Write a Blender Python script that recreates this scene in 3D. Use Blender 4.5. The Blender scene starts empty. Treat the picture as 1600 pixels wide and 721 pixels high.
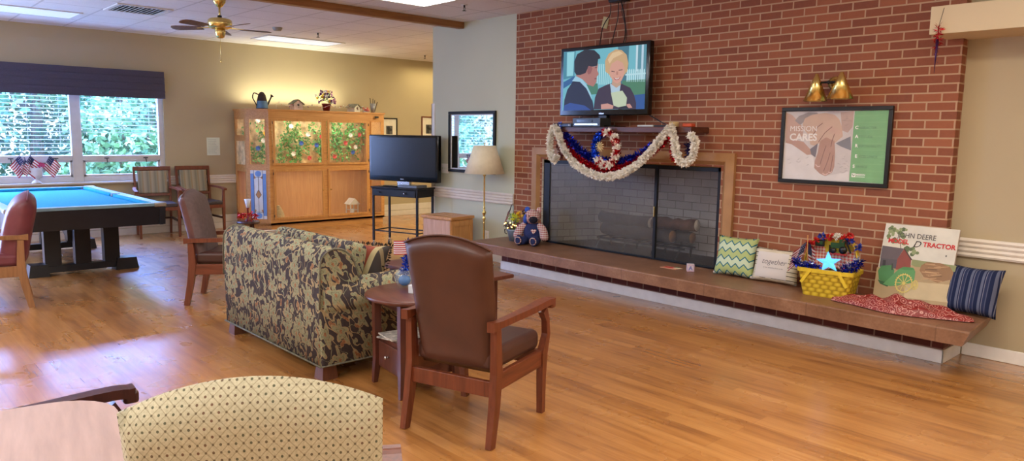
import bpy, bmesh, math, random
from mathutils import Vector as V, Matrix as MX, Euler
random.seed(7)
R=math.radians; PI=math.pi
scn=bpy.context.scene
COL=scn.collection
# ------------------------------------------------------------------ materials
def s2l(c): return c/12.92 if c<=.04045 else ((c+.055)/1.055)**2.4
def rgb(r,g,b): return (s2l(r/255),s2l(g/255),s2l(b/255),1)
class NT:
    def __init__(s,name):
        s.m=bpy.data.materials.new(name); s.m.use_nodes=True; s.t=s.m.node_tree
        s.b=s.t.nodes['Principled BSDF']; s.out=s.t.nodes['Material Output']
    def put(s,sock,v):
        if isinstance(v,bpy.types.NodeSocket): s.t.links.new(v,sock)
        elif v is not None: sock.default_value=v
    def n(s,typ,ins=None,**kw):
        nd=s.t.nodes.new(typ)
        for k,v in kw.items(): setattr(nd,k,v)
        for k,v in (ins or {}).items(): s.put(nd.inputs[k],v)
        return nd
    def m2(s,op,a,b=0.0,c=None):
        nd=s.n('ShaderNodeMath',operation=op); s.put(nd.inputs[0],a); s.put(nd.inputs[1],b)
        if c is not None: s.put(nd.inputs[2],c)
        return nd.outputs[0]
    def mix(s,f,a,b):
        nd=s.n('ShaderNodeMix',data_type='RGBA'); s.put(nd.inputs[0],f); s.put(nd.inputs[6],a); s.put(nd.inputs[7],b); return nd.outputs[2]
    def obj(s): return s.n('ShaderNodeTexCoord').outputs['Object']
    def sep(s,v):
        nd=s.n('ShaderNodeSeparateXYZ',{0:v}); return nd.outputs[0],nd.outputs[1],nd.outputs[2]
    def comb(s,x,y,z=0.0): return s.n('ShaderNodeCombineXYZ',{0:x,1:y,2:z}).outputs[0]
    def noise(s,v,scale,detail=3,rough=.5,dist=0): return s.n('ShaderNodeTexNoise',{'Vector':v,'Scale':scale,'Detail':detail,'Roughness':rough,'Distortion':dist}).outputs[0]
    def scale(s,v,sc):
        nd=s.n('ShaderNodeVectorMath',operation='MULTIPLY'); s.put(nd.inputs[0],v); nd.inputs[1].default_value=sc; return nd.outputs[0]
    def ramp(s,f,stops,interp='LINEAR'):
        nd=s.n('ShaderNodeValToRGB'); s.put(nd.inputs[0],f); cr=nd.color_ramp; cr.interpolation=interp
        cr.elements[0].position=stops[0][0]; cr.elements[0].color=stops[0][1]
        cr.elements[1].position=stops[-1][0]; cr.elements[1].color=stops[-1][1]
        for p,c in stops[1:-1]: e=cr.elements.new(p); e.color=c
        return nd.outputs[0]
    def step(s,v,edge,w=.02): # 1 where v<edge
        nd=s.n('ShaderNodeMapRange',{0:v,1:edge-w,2:edge+w,3:1.0,4:0.0}); nd.clamp=True; return nd.outputs[0]
    def bump(s,h,strength=.3,dist=.01):
        nd=s.n('ShaderNodeBump',{'Strength':strength,'Distance':dist,'Height':h}); s.t.links.new(nd.outputs[0],s.b.inputs['Normal'])
    def fin(s,col=None,rough=.6,metal=0,spec=None,**kw):
        s.put(s.b.inputs['Base Color'],col); s.put(s.b.inputs['Roughness'],rough); s.b.inputs['Metallic'].default_value=metal
        if spec is not None: s.b.inputs['Specular IOR Level'].default_value=spec
        for k,v in kw.items(): s.put(s.b.inputs[k.replace('_',' ')],v)
        return s.m
def plain(name,c,rough=.6,metal=0,var=.08,vs=12,bump=0,**kw):
    t=NT(name); o=t.obj(); n=t.noise(o,vs)
    d=tuple(max(0,x*(1-var*2)) for x in c[:3])+(1,); l=tuple(min(1,x*(1+var*2)) for x in c[:3])+(1,)
    if bump: t.bump(t.noise(o,vs*12),bump,.002)
    return t.fin(t.ramp(n,[(.3,d),(.7,l)]),rough,metal,**kw)
def wood(name,c1,c2,axis=0,rough=.4,sc=6,stretch=14,**kw):
    t=NT(name); o=t.obj(); v=[stretch,stretch,stretch]; v[axis]=1.0
    n=t.noise(t.scale(o,v),sc/2,5,.6,.6); t.bump(n,.08,.002)
    return t.fin(t.ramp(n,[(.3,c1),(.7,c2)]),rough,**kw)
def emis(name,c,st,base=None):
    t=NT(name); n=t.noise(t.obj(),3); cc=t.ramp(n,[(0,c),(1,c)])
    t.fin(base or c,.5); t.put(t.b.inputs['Emission Color'],cc); t.b.inputs['Emission Strength'].default_value=st; return t.m
_pm={}
def flat(r,g,b,rough=.6,e=0):
    k=(r,g,b,rough,e)
    if k not in _pm:
        if e: _pm[k]=emis('picture_%d_%d_%d'%(r,g,b),rgb(r,g,b),e,(0,0,0,1))
        else: _pm[k]=plain('paint_%d_%d_%d'%(r,g,b),rgb(r,g,b),rough,0,.03)
    return _pm[k]
# ------------------------------------------------------------------ mesh builder
class MB:
    def __init__(s,M=None): s.bm=bmesh.new(); s.M=M or MX(); s.mi=0; s.mats=[]
    def use(s,m):
        if m not in s.mats: s.mats.append(m)
        s.mi=s.mats.index(m); return s
    def _add(s,vs,fs,smooth=False,L=None):
        T=s.M@L if L is not None else s.M
        bv=[s.bm.verts.new(T@V(v)) for v in vs]; out=[]
        for f in fs:
            try:
                fc=s.bm.faces.new([bv[i] for i in f]); fc.material_index=s.mi; fc.smooth=smooth; out.append(fc)
            except ValueError: pass
        return bv,out
    def box(s,c,d,rot=None,bev=0,seg=2,taper=1,L=None):
        x,y,z=d[0]/2,d[1]/2,d[2]/2; t=taper
        vs=[(-x,-y,-z),(x,-y,-z),(x,y,-z),(-x,y,-z),(-x*t,-y*t,z),(x*t,-y*t,z),(x*t,y*t,z),(-x*t,y*t,z)]
        m=MX.Translation(c)
        if rot: m=m@Euler([R(a) for a in rot]).to_matrix().to_4x4()
        if L is not None: m=L@m
        fs=[(0,3,2,1),(4,5,6,7),(0,1,5,4),(1,2,6,5),(2,3,7,6),(3,0,4,7)]
        bv,fc=s._add(vs,fs,False,m)
        if bev:
            es=list({e for f in fc for e in f.edges})
            r=bmesh.ops.bevel(s.bm,geom=es,offset=bev,segments=seg,affect='EDGES',profile=.5)
            for f in r['faces']: f.material_index=s.mi; f.smooth=True
            if seg>2 :
                for f in fc:
                    if f.is_valid: f.smooth=True
        return s
    def b2(s,a,b,bev=0,seg=2): # from corner to corner
        return s.box([(a[i]+b[i])/2 for i in range(3)],[abs(b[i]-a[i]) for i in range(3)],None,bev,seg)
    def bar(s,p0,p1,w,h,bev=0,w2=None,h2=None,up=(0,0,1)):
        p0,p1=V(p0),V(p1); d=(p1-p0); n=d.normalized(); u=V(up)
        if abs(n.dot(u))>.95: u=V((0,1,0))
        sd=n.cross(u).normalized(); u=sd.cross(n)
        w2=w if w2 is None else w2; h2=h if h2 is None else h2
        vs=[]
        for p,a,b in ((p0,w,h),(p1,w2,h2)):
            for i,j in ((-1,-1),(1,-1),(1,1),(-1,1)): vs.append(p+sd*i*a/2+u*j*b/2)
        bv,fc=s._add(vs,[(3,2,1,0),(4,5,6,7),(0,1,5,4),(1,2,6,5),(2,3,7,6),(3,0,4,7)])
        if bev:
            es=list({e for f in fc for e in f.edges}); r=bmesh.ops.bevel(s.bm,geom=es,offset=bev,segments=2,affect='EDGES',profile=.5)
            for f in r['faces']: f.material_index=s.mi; f.smooth=True
        return s
    def path(s,pts,w,h,up=(0,0,1)): # chain of bars as one swept box
        pts=[V(p) for p in pts]; vs=[];n=len(pts); u=V(up)
        for i,p in enumerate(pts):
            d=(pts[min(i+1,n-1)]-pts[max(i-1,0)]).normalized(); sd=d.cross(u).normalized(); uu=sd.cross(d)
            ww=w[i] if isinstance(w,(list,tuple)) else w; hh=h[i] if isinstance(h,(list,tuple)) else h
            for a,b in ((-1,-1),(1,-1),(1,1),(-1,1)): vs.append(p+sd*a*ww/2+uu*b*hh/2)
        fs=[(3,2,1,0),tuple(range(4*n-4,4*n))]
        for i in range(n-1):
            for k in range(4): a=4*i+k;b=4*i+(k+1)%4; fs.append((a,b,b+4,a+4))
        s._add(vs,fs); return s
    def tube(s,pts,r,seg=8,caps=True,closed=False):
        pts=[V(p) for p in pts]; n=len(pts); vs=[]; ref=None
        for i,p in enumerate(pts):
            if closed: d=pts[(i+1)%n]-pts[i-1]
            else: d=pts[min(i+1,n-1)]-pts[max(i-1,0)]
            d.normalize()
            if ref is None: ref=V((0,0,1)) if abs(d.z)<.9 else V((1,0,0))
            a=d.cross(ref).normalized(); b=a.cross(d).normalized(); ref=b
            rr=r[i] if isinstance(r,(list,tuple)) else r
            for k in range(seg): t=2*PI*k/seg; vs.append(p+a*math.cos(t)*rr+b*math.sin(t)*rr)
        fs=[]
        for i in range(n if closed else n-1):
            for k in range(seg):
                a=i*seg+k;b=i*seg+(k+1)%seg;j=((i+1)%n)*seg
                fs.append((a,b,j+(k+1)%seg,j+k))
        if caps and not closed: fs+= [tuple(range(seg-1,-1,-1)),tuple(range((n-1)*seg,n*seg))]
        s._add(vs,fs,True); return s
    def cyl(s,p0,p1,r,r2=None,seg=16): return s.tube([p0,p1],[r,r if r2 is None else r2],seg)
    def lathe(s,prof,c=(0,0,0),seg=24,L=None,a0=0,a1=2*PI,smooth=True):
        vs=[];full=abs(a1-a0-2*PI)<1e-6; m=seg if full else seg+1
        for r,z in prof:
            for k in range(m): t=a0+(a1-a0)*k/seg; vs.append((r*math.cos(t),r*math.sin(t),z))
        fs=[]
        for i in range(len(prof)-1):
            for k in range(seg): a=i*m+k;b=i*m+(k+1)%m; fs.append((a,b,b+m,a+m))
        mm=MX.Translation(c)
        if L is not None: mm=L@mm
        bv,fc=s._add(vs,fs,smooth,mm)
        bmesh.ops.remove_doubles(s.bm,verts=bv,dist=1e-5); return s
    def ball(s,c,r,seg=14,rot=None):
        rr=(r,r,r) if not isinstance(r,(tuple,list)) else r
        m=MX.Translation(c)
        if rot: m=m@Euler([R(a) for a in rot]).to_matrix().to_4x4()
        m=m@MX.Diagonal((*rr,1)); h=seg//2
        return s.lathe([(math.sin(PI*i/h)+1e-6,-math.cos(PI*i/h)) for i in range(h+1)],seg=seg,L=m)
    def prism(s,poly,axis_d,smooth=False): # poly: 3d points, extruded by vector
        n=len(poly); d=V(axis_d); vs=[V(p) for p in poly]+[V(p)+d for p in poly]
        fs=[tuple(range(n-1,-1,-1)),tuple(range(n,2*n))]+[(i,(i+1)%n,n+(i+1)%n,n+i) for i in range(n)]
        bv,fc=s._add(vs,fs)
        if smooth:
            for f in fc[2:]: f.smooth=True
        return s
    def poly(s,pts,z=0): s._add([(p[0],p[1],z) for p in pts],[tuple(range(len(pts)))]); return s
    def rect(s,x0,y0,x1,y1,z=0): return s.poly([(x0,y0),(x1,y0),(x1,y1),(x0,y1)],z)
    def disc(s,x,y,r,z=0,n=16,ry=None,a=0):
        ry=ry or r; return s.poly([(x+r*math.cos(2*PI*k/n)*math.cos(a)-ry*math.sin(2*PI*k/n)*math.sin(a),y+r*math.cos(2*PI*k/n)*math.sin(a)+ry*math.sin(2*PI*k/n)*math.cos(a)) for k in range(n)],z)
    def line(s,pts,w,z=0):
        for a,b in zip(pts,pts[1:]):
            a,b=V(a[:2]),V(b[:2]); d=(b-a).normalized(); n=V((-d.y,d.x))*w/2
            s.poly([a-n,b-n,b+n,a+n],z)
        return s
    def surf(s,fn,nu,nv,smooth=True,thick=0):
        vs=[fn(i/nu,j/nv) for i in range(nu+1) for j in range(nv+1)]
        fs=[(i*(nv+1)+j,(i+1)*(nv+1)+j,(i+1)*(nv+1)+j+1,i*(nv+1)+j+1) for i in range(nu) for j in range(nv)]
        s._add(vs,fs,smooth); return s
    def text(s,txt,x,y,size,z=0,align='LEFT',sx=1,bold=0,font=None,shear=0):
        cu=bpy.data.curves.new('t','FONT'); cu.body=txt; cu.size=size; cu.align_x=align; cu.offset=bold; cu.shear=shear; cu.resolution_u=3
        o=bpy.data.objects.new('t',cu); COL.objects.link(o); dg=bpy.context.evaluated_depsgraph_get(); dg.update()
        me=bpy.data.meshes.new_from_object(o.evaluated_get(dg))
        s._add([(x+v.co.x*sx,y+v.co.y,z) for v in me.vertices],[tuple(p.vertices) for p in me.polygons])
        bpy.data.objects.remove(o); bpy.data.curves.remove(cu); bpy.data.meshes.remove(me); return s
    def leaf(s,p,size,aspect=.5,dirn=None):
        d=V(dirn) if dirn is not None else V((random.gauss(0,1),random.gauss(0,1),random.gauss(0,1)))
        if d.length<1e-6: d=V((1,0,0))
        d.normalize(); q=d.cross(V((random.gauss(0,1),random.gauss(0,1),random.gauss(0,1)))).normalized()
        p=V(p); l=size; w=size*aspect/2
        s._add([p,p+d*l*.5+q*w,p+d*l,p+d*l*.5-q*w],[(0,1,2,3)]); return s
    def build(s,name,m=None,parent=None,sub=0,loc=None,rotz=0,shade=None):
        me=bpy.data.meshes.new(name); s.bm.normal_update()
        s.bm.to_mesh(me); s.bm.free()
        for x in (s.mats or [m]): me.materials.append(x)
        o=bpy.data.objects.new(name,me); COL.objects.link(o)
        if parent: o.parent=parent
        if loc: o.location=loc
        o.rotation_euler[2]=rotz
        if sub: md=o.modifiers.new('sub','SUBSURF'); md.levels=sub; md.render_levels=sub
        return o
def tag(o,label,cat,group=None,kind=None):
    o['label']=label; o['category']=cat
    if group: o['group']=group
    if kind: o['kind']=kind
    return o
def thing(name,label,cat,loc=(0,0,0),rotz=0,group=None):
    o=bpy.data.objects.new(name,None); COL.objects.link(o); o.empty_display_size=.1; o.location=loc; o.rotation_euler[2]=rotz
    return tag(o,label,cat,group)
def struct(o): o['kind']='structure'; return o
def dup(root,loc,rotz,label,group=None):
    r=root.copy(); COL.objects.link(r); r.location=loc; r.rotation_euler[2]=rotz; r['label']=label
    if group: r['group']=group
    for ch in list(root.children):
        c=ch.copy(); COL.objects.link(c); c.parent=r
        for g in ch.children: d=g.copy(); COL.objects.link(d); d.parent=c
    return r
def frameM(o,u,v): # plane frame: x->u, y->v, z->normal
    u=V(u).normalized(); v=V(v); v=(v-u*v.dot(u)).normalized(); n=u.cross(v)
    m=MX.Identity(4)
    for i,a in enumerate((u,v,n)):
        for k in range(3): m[k][i]=a[k]
    for k in range(3): m[k][3]=o[k]
    return m
def cushion(mb,w,h,t,M=None,n=14,pinch=.06,ears=.03):
    def f(sgn):
        def g(u,v):
            a=2*u-1;b=2*v-1
            th=t/2*max(0,(1-a**4))**.55*max(0,(1-b**4))**.55
            x=a*w/2*(1-pinch*(1-b*b)*.8+ears*(b*b*a*a)); y=b*h/2*(1-pinch*(1-a*a)*.8+ears*(b*b*a*a))
            return (M@V((x,y,sgn*th))) if M is not None else V((x,y,sgn*th))
        return g
    mb.surf(f(1),n,n); mb.surf(f(-1),n,n)
    bmesh.ops.remove_doubles(mb.bm,verts=mb.bm.verts,dist=1e-5); bmesh.ops.recalc_face_normals(mb.bm,faces=mb.bm.faces)
    return mb
def catmull(pts,k=8):
    P=[V(p) for p in pts]; P=[P[0]*2-P[1]]+P+[P[-1]*2-P[-2]]; out=[]
    for i in range(1,len(P)-2):
        for j in range(k):
            t=j/k;a,b,c,d=P[i-1:i+3]
            out.append(.5*((2*b)+(c-a)*t+(2*a-5*b+4*c-d)*t*t+(3*b-a-3*c+d)*t**3))
    out.append(P[-2]); return out
def fluff(mb,pts,r,per,size,asp=.35,core=None):
    pts=[V(p) for p in pts]
    if core: mb.tube(pts,core,6)
    for a,b in zip(pts,pts[1:]):
        L=(b-a).length
        for _ in range(max(1,int(L*per))):
            p=a.lerp(b,random.random()); d=V((random.gauss(0,1),random.gauss(0,1),random.gauss(0,1))).normalized()
            mb.leaf(p+d*r*.3*random.random(),size*random.uniform(.7,1.2)*.9,asp,d)
STR=[(178,34,52),(240,236,236)]
def flag(mb,fn,nx=8,stars=True,dim=1.0):
    """fn(u,v)->3d, u along fly 0..1, v 0..1 up"""
    red=flat(int(170*dim),int(30*dim),int(50*dim)); wh=flat(int(232*dim),int(228*dim),int(232*dim)); bl=flat(int(40*dim),int(50*dim),int(98*dim))
    for i in range(13):
        mb.use(red if i%2==0 else wh); v1=1-i/13; v0=1-(i+1)/13; u0=.4 if i<7 else 0
        mb.surf(lambda u,v:fn(u0+(1-u0)*u,v0+(v1-v0)*v),nx,1)
    mb.use(bl); mb.surf(lambda u,v:fn(.4*u,6/13+7/13*v),4,3)
    if stars:
        mb.use(wh)
        for a in range(4):
            for b in range(4):
                u=.05+.1*a;v=6/13+7/13*(.12+.25*b)
                for sg in (1,-1):
                    p=V(fn(u,v)); e1=(V(fn(u+.02,v))-p); e2=(V(fn(u,v+.03))-p); nn=e1.cross(e2).normalized()*.0012*sg
                    mb._add([p-e1+nn,p-e2+nn,p+e1+nn,p+e2+nn],[(0,1,2,3)])
    return mb
# ------------------------------------------------------------------ shared materials
def wallmat(name,c,var=.025):
    t=NT(name); o=t.obj(); n=t.noise(o,1.2); n2=t.noise(o,180,2)
    t.bump(n2,.08,.001)
    return t.fin(t.ramp(n,[(.3,tuple(x*(1-var) for x in c[:3])+(1,)),(.7,tuple(min(1,x*(1+var)) for x in c[:3])+(1,))]),.75,spec=.25)
M={}
M['beige']=wallmat('beige_paint',rgb(182,168,138))
M['green']=wallmat('pale_green_paint',rgb(200,204,182))
M['white']=plain('white_trim',rgb(242,240,236),.5,0,.02)
M['ridge']=plain('white_vinyl',rgb(224,216,204),.45,0,.02)
M['black']=plain('black_plastic',rgb(18,18,20),.35,0,.05)
M['blackm']=plain('black_metal',rgb(20,21,24),.45,.3,.05)
M['brass']=plain('brass',rgb(228,204,128),.26,1,.04)
M['steel']=plain('steel',rgb(190,190,190),.25,1,.04)
M['cherry']=wood('cherry_wood',rgb(92,44,26),rgb(126,66,40),2,.38)
M['cherryx']=wood('cherry_wood_long',rgb(92,44,26),rgb(126,66,40),1,.38)
M['oak']=wood('oak_wood',rgb(184,128,70),rgb(212,158,96),2,.45)
M['oakx']=wood('oak_wood_long',rgb(184,128,70),rgb(212,158,96),1,.45)
M['glass']=None
def glassmat(name,tint,alpha,rough=.05):
    t=NT(name); n=t.noise(t.obj(),2)
    t.fin(t.ramp(n,[(0,tint),(1,tint)]),rough,spec=.5); t.b.inputs['Alpha'].default_value=alpha; return t.m
M['pane']=glassmat('window_glass',rgb(225,240,245),.04,.02)
M['case_glass']=glassmat('cabinet_glass',rgb(225,235,235),.04,.02)
# brick ----------------------------------------------------------
def brickmat(name,stops,mortar,vec='xz',bw=.19,rh=.0631,ph=(0,0),ms=.0058,rough=.75):
    t=NT(name); o=t.obj(); x,y,z=t.sep(o)
    u=t.m2('ADD',t.m2('ADD',x,t.m2('MULTIPLY',y,1.0)),ph[0]); w=t.m2('ADD',z,ph[1])
    v=t.comb(u,w)
    br=t.n('ShaderNodeTexBrick',{'Vector':v,'Color1':(0,0,0,1),'Color2':(1,1,1,1),'Mortar':(0,0,0,1),'Scale':1.0,'Mortar Size':ms,'Mortar Smooth':.15,'Bias':0.0,'Brick Width':bw,'Row Height':rh})
    br.offset=.5; br.squash=1.0
    n=t.noise(o,45,4); f=t.m2('ADD',t.m2('MULTIPLY',br.outputs['Color'],.7),t.m2('MULTIPLY',n,.3))
    c=t.ramp(f,stops); c=t.mix(br.outputs['Fac'],c,mortar)
    h=t.m2('SUBTRACT',t.m2('MULTIPLY',n,.25),br.outputs['Fac']); t.bump(h,.6,.006)
    return t.fin(c,rough,spec=.3)
RED=[(.1,rgb(128,76,57)),(.5,rgb(146,88,63)),(.9,rgb(158,98,70))]
# mortar line z=1.213 on row boundary; joint at X=-2.12
M['brick']=brickmat('red_brick',RED,rgb(184,152,122),ph=(-5.74+2.0326+20*.19,-1.213+.0631*40))
M['brickd']=brickmat('dark_red_brick',[(.1,rgb(84,44,42)),(.9,rgb(112,60,54))],rgb(150,120,105),ph=(0,-.095+.0631*10))
M['firebrick']=brickmat('fire_brick',[(.1,rgb(190,186,178)),(.9,rgb(222,218,210))],rgb(150,144,136),bw=.2,rh=.08,ph=(0,.02),ms=.004)
# floor -----------------------------------------------------------
def floormat():
    t=NT('wood_plank_floor'); o=t.obj()
    br=t.n('ShaderNodeTexBrick',{'Vector':o,'Color1':(0,0,0,1),'Color2':(1,1,1,1),'Mortar':(.5,.5,.5,1),'Scale':1.0,'Mortar Size':.0012,'Mortar Smooth':.3,'Bias':0.0,'Brick Width':.95,'Row Height':.076}); br.offset=.37; br.offset_frequency=3
    g=t.noise(t.scale(o,(1.0,12,1)),2.2,3,.5,.2); g2=t.noise(t.scale(o,(1.6,34,1)),3,2); bl=t.noise(o,.9,2)
    f=t.m2('ADD',t.m2('MULTIPLY',br.outputs['Color'],.28),t.m2('MULTIPLY',g,.75))
    f=t.m2('ADD',f,t.m2('MULTIPLY',t.m2('SUBTRACT',g2,.5),.22)); f=t.m2('ADD',f,t.m2('MULTIPLY',t.m2('SUBTRACT',bl,.5),.25))
    c=t.ramp(f,[(.22,rgb(138,88,44)),(.45,rgb(172,116,58)),(.62,rgb(186,130,70)),(.85,rgb(200,146,84))])
    c=t.mix(t.m2('MULTIPLY',br.outputs['Fac'],.35),c,rgb(110,66,34))
    t.bump(t.m2('MULTIPLY',br.outputs['Fac'],-1),.03,.001)
    rr=t.ramp(t.noise(o,3,3),[(.3,(.24,.24,.24,1)),(.7,(.34,.34,.34,1))])
    t.fin(c,rr,spec=.5); t.put(t.b.inputs['Coat Weight'],.9); t.put(t.b.inputs['Coat Roughness'],.27); return t.m
M['floor']=floormat()
def ceilmat():
    t=NT('ceiling_tiles'); o=t.obj(); x,y,z=t.sep(o)
    def ln(v,off):
        f=t.m2('FRACT',t.m2('DIVIDE',t.m2('ADD',v,off),.61)); d=t.m2('ABSOLUTE',t.m2('SUBTRACT',f,.5)); return t.m2('GREATER_THAN',d,.482)
    l=t.m2('MAXIMUM',ln(x,6.42+12.2),ln(y,.09+12.2)); n=t.noise(o,1.0,2); sp=t.noise(o,90,2)
    c=t.ramp(t.m2('ADD',t.m2('MULTIPLY',n,.5),t.m2('MULTIPLY',sp,.5)),[(.3,rgb(212,210,212)),(.7,rgb(232,230,232))])
    c=t.mix(t.m2('MULTIPLY',l,.6),c,rgb(176,172,172)); t.bump(t.m2('MULTIPLY',l,1),.4,.004)
    return t.fin(c,.85,spec=.2)
M['ceiling']=ceilmat()
# ------------------------------------------------------------------ room shell
XW=-11.5; H=2.86; YB=5.74; YR=5.84
struct(MB().b2((XW-.2,-4.6,-.1),(3.1,10.6,0)).build('floor',M['floor']))
struct(MB().b2((XW-.2,-4.6,H),(3.1,10.6,H+.1)).build('ceiling',M['ceiling']))
w=MB(); WY0,WY1,WZ0,WZ1=-2.14,3.57,.78,2.3
w.b2((XW-.2,-4.6,0),(XW,WY0,H)); w.b2((XW-.2,WY1,0),(XW,10.6,H)); w.b2((XW-.2,WY0,0),(XW,WY1,WZ0)); w.b2((XW-.2,WY0,WZ1),(XW,WY1,H))
struct(w.build('wall_left',M['beige']))
struct(MB().b2((-7.83,YB,0),(-6.25,YB+.16,H)).b2((-7.83,YB+.16,0),(-7.67,10.6,H)).build('wall_partition',M['green']))
struct(MB().b2((XW-.2,10.6,0),(-7.67,10.75,H)).build('wall_far',M['beige']))
struct(MB().b2((-1.74,YR,0),(3.1,YR+.15,H)).build('wall_right',M['beige']))
struct(MB().b2((3,-4.6,0),(3.15,YR,H)).build('wall_side',M['beige']))
struct(MB().b2((XW-.2,-4.75,0),(3.15,-4.6,H)).build('wall_back',M['beige']))
# brick chimney wall with the firebox opening
OX0,OX1,OZ0,OZ1=-5.80,-3.56,.335,1.255
w=MB(); 
w.b2((-6.25,YB,0),(OX0,6.5,H)); w.b2((OX1,YB,0),(-1.74,6.5,H)); w.b2((OX0,YB,OZ1),(OX1,6.5,H)); w.b2((OX0,YB,0),(OX1,6.5,OZ0))
struct(w.build('wall_brick',M['brick']))
w=MB()
vs=[(OX0,YB,OZ0),(OX1,YB,OZ0),(OX1-.25,6.36,OZ0),(OX0+.25,6.36,OZ0),(OX0,YB,OZ1),(OX1,YB,OZ1),(OX1-.25,6.36,OZ1),(OX0+.25,6.36,OZ1)]
w._add(vs,[(3,0,4,7),(2,3,7,6),(1,2,6,5),(0,1,2,3),(7,4,5,6)])
fb=struct(w.build('wall_firebox',M['firebrick']))
# baseboards, chair rails, corner guard, ceiling beam
def rail(a,b,nrm,z0=.70,z1=.835,n=4):
    m=MB(); a=V(a);b=V(b);nn=V(nrm); h=(z1-z0)/n
    prof=[(0,0)]
    for i in range(n): prof+=[(.022,h*i+.004),(.028,h*i+h*.5),(.022,h*i+h-.004),(.017,h*i+h)]
    prof+=[(0,z1-z0)]
    m.prism([a+nn*p+V((0,0,z0+q)) for p,q in prof],b-a); bmesh.ops.recalc_face_normals(m.bm,faces=m.bm.faces); return m
k=0
def tr(m,nm='trim',mat=None):
    global k; k+=1; return struct(m.build('%s_%d'%(nm,k),mat or M['ridge']))
tr(rail((-1.74,YR,0),(3,YR,0),(0,-1,0))); tr(rail((-7.80,YB,0),(-6.25,YB,0),(0,-1,0))); tr(rail((XW,3.6,0),(XW,10.6,0),(1,0,0)))
def base(nm,a,b,h=.093,mat=None): struct(MB().b2(a,b,.004).build(nm,mat or M['white']))
base('baseboard_right',(-1.60,YR-.012,0),(3,YR,.093)); base('baseboard_partition',(-7.83,YB-.012,0),(-6.32,YB,.093))
struct(MB().b2((XW,-4.6,.0),(XW+.02,10.6,.095),.004).b2((XW,-4.6,.1),(XW+.014,10.6,.21),.004).build('baseboard_left',M['ridge']))
g=MB().b2((-7.845,YB-.012,.0),(-7.78,YB,1.9),.003).b2((-7.845,YB-.012,0),(-7.83,YB+.06,1.9),.003); tr(g,'trim',M['white'])
M['beam']=wood('beam_wood',rgb(128,84,40),rgb(158,108,58),1,.5)
tr(MB().b2((-7.28,-4.6,2.785),(-7.19,YB,H),.004),'trim',M['beam'])
# boxed header over the right-hand alcove
M['cream']=wallmat('cream_paint',rgb(204,188,156))
tr(MB().b2((-1.845,5.40,2.205),(2.99,5.735,2.385),.003).b2((-1.735,5.735,2.205),(2.99,YR,2.385)),'trim',M['cream'])
# ceiling fixtures -------------------------------------------------
M['diff_on']=emis('light_panel_lit',rgb(255,250,240),3.5); M['diff_off']=emis('light_panel_dim',rgb(206,220,240),.55)
M['fixture']=plain('fixture_white',rgb(215,214,214),.5,0,.02)
def troffer(x,y,dx,dy,on,label):
    t=thing('ceiling_light',label,'ceiling light',(x,y,H),0,'recessed ceiling lights')
    f=MB(); e=.03
    for a,b in (((-dx/2,-dy/2),(dx/2,-dy/2+e)),((-dx/2,dy/2-e),(dx/2,dy/2)),((-dx/2,-dy/2+e),(-dx/2+e,dy/2-e)),((dx/2-e,-dy/2+e),(dx/2,dy/2-e))): f.b2((*a,-.012),(*b,0))
    f.build('frame',M['fixture'],t); MB().b2((-dx/2+e,-dy/2+e,-.008),(dx/2-e,dy/2-e,0)).build('diffuser',M['diff_on' if on else 'diff_off'],t)
troffer(-10.3,1.65,.61,1.22,0,'dim ceiling light panel above the window with a purple shade')
troffer(-10.45,5.2,.61,1.22,0,'dim ceiling light panel in front of the wall above the oak cabinet')
troffer(-6.33,4.45,.61,.61,1,'bright square ceiling light panel next to the wooden ceiling beam')
def area(name,loc,size,power,color,rot=(0,0,0),sy=None):
    l=bpy.data.lights.new(name,'AREA'); l.energy=power; l.color=color; l.size=size
    if sy: l.shape='RECTANGLE'; l.size_y=sy
    o=bpy.data.objects.new(name,l); COL.objects.link(o); o.location=loc; o.rotation_euler=[R(a) for a in rot]; return o
# fill lamps added under the ceiling, mostly behind and beside the camera
for i,(x,y,p,c) in enumerate([(-1.2,3.4,52,(1,.86,.66)),(1.2,1.8,50,(1,.88,.70)),(-2.6,-1.2,58,(1,.94,.86)),(-5.2,-1.5,54,(.96,.98,1)),(1.0,-2.5,60,(1,.92,.8)),(-4.3,3.0,40,(1,.96,.90)),(-8.8,7.6,95,(1,.84,.54)),(-8.9,-1.6,46,(.94,.97,1))]):
    area('ceiling_lamp',(x,y,H-.03),1.2,p,c,sy=.6)
area('cabinet_and_fill_lamp',(-11.28,5.55,1.93),1.7,17,(1,.94,.66),(180,0,90),.12)
area('cabinet_and_fill_lamp',(-11.1,8.4,2.75),1.2,10,(1,.80,.42),(0,0,90),.3)  # warm fill added high by the far wall, away from the cabinet
for x,y in ((-9,-1.6),(-6,-1.6),(-3,-1.6),(.3,-1.6),(.8,3.2)): area('upward_fill',(x,y,1.95),1.8,75,(.92,.96,1),(180,0,0))  # unseen upward lamps added to brighten the ceiling
area('window_blue_fill',(-11.3,-.75,1.45),3.0,300,(.34,.50,1),(0,-90,0),1.3).rotation_euler=(0,R(-90),R(0))  # blue fill lamp added just inside the window, out of view
sk_=area('sky_fill_lamp',(-13.0,1.2,3.4),8.0,5500,(.22,.38,1),(0,0,0),2.6); sk_.rotation_euler=V((1.7,0,-1.9)).to_track_quat('-Z','Y').to_euler()  # unseen blue lamp added outside the window for the floor reflections
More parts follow.
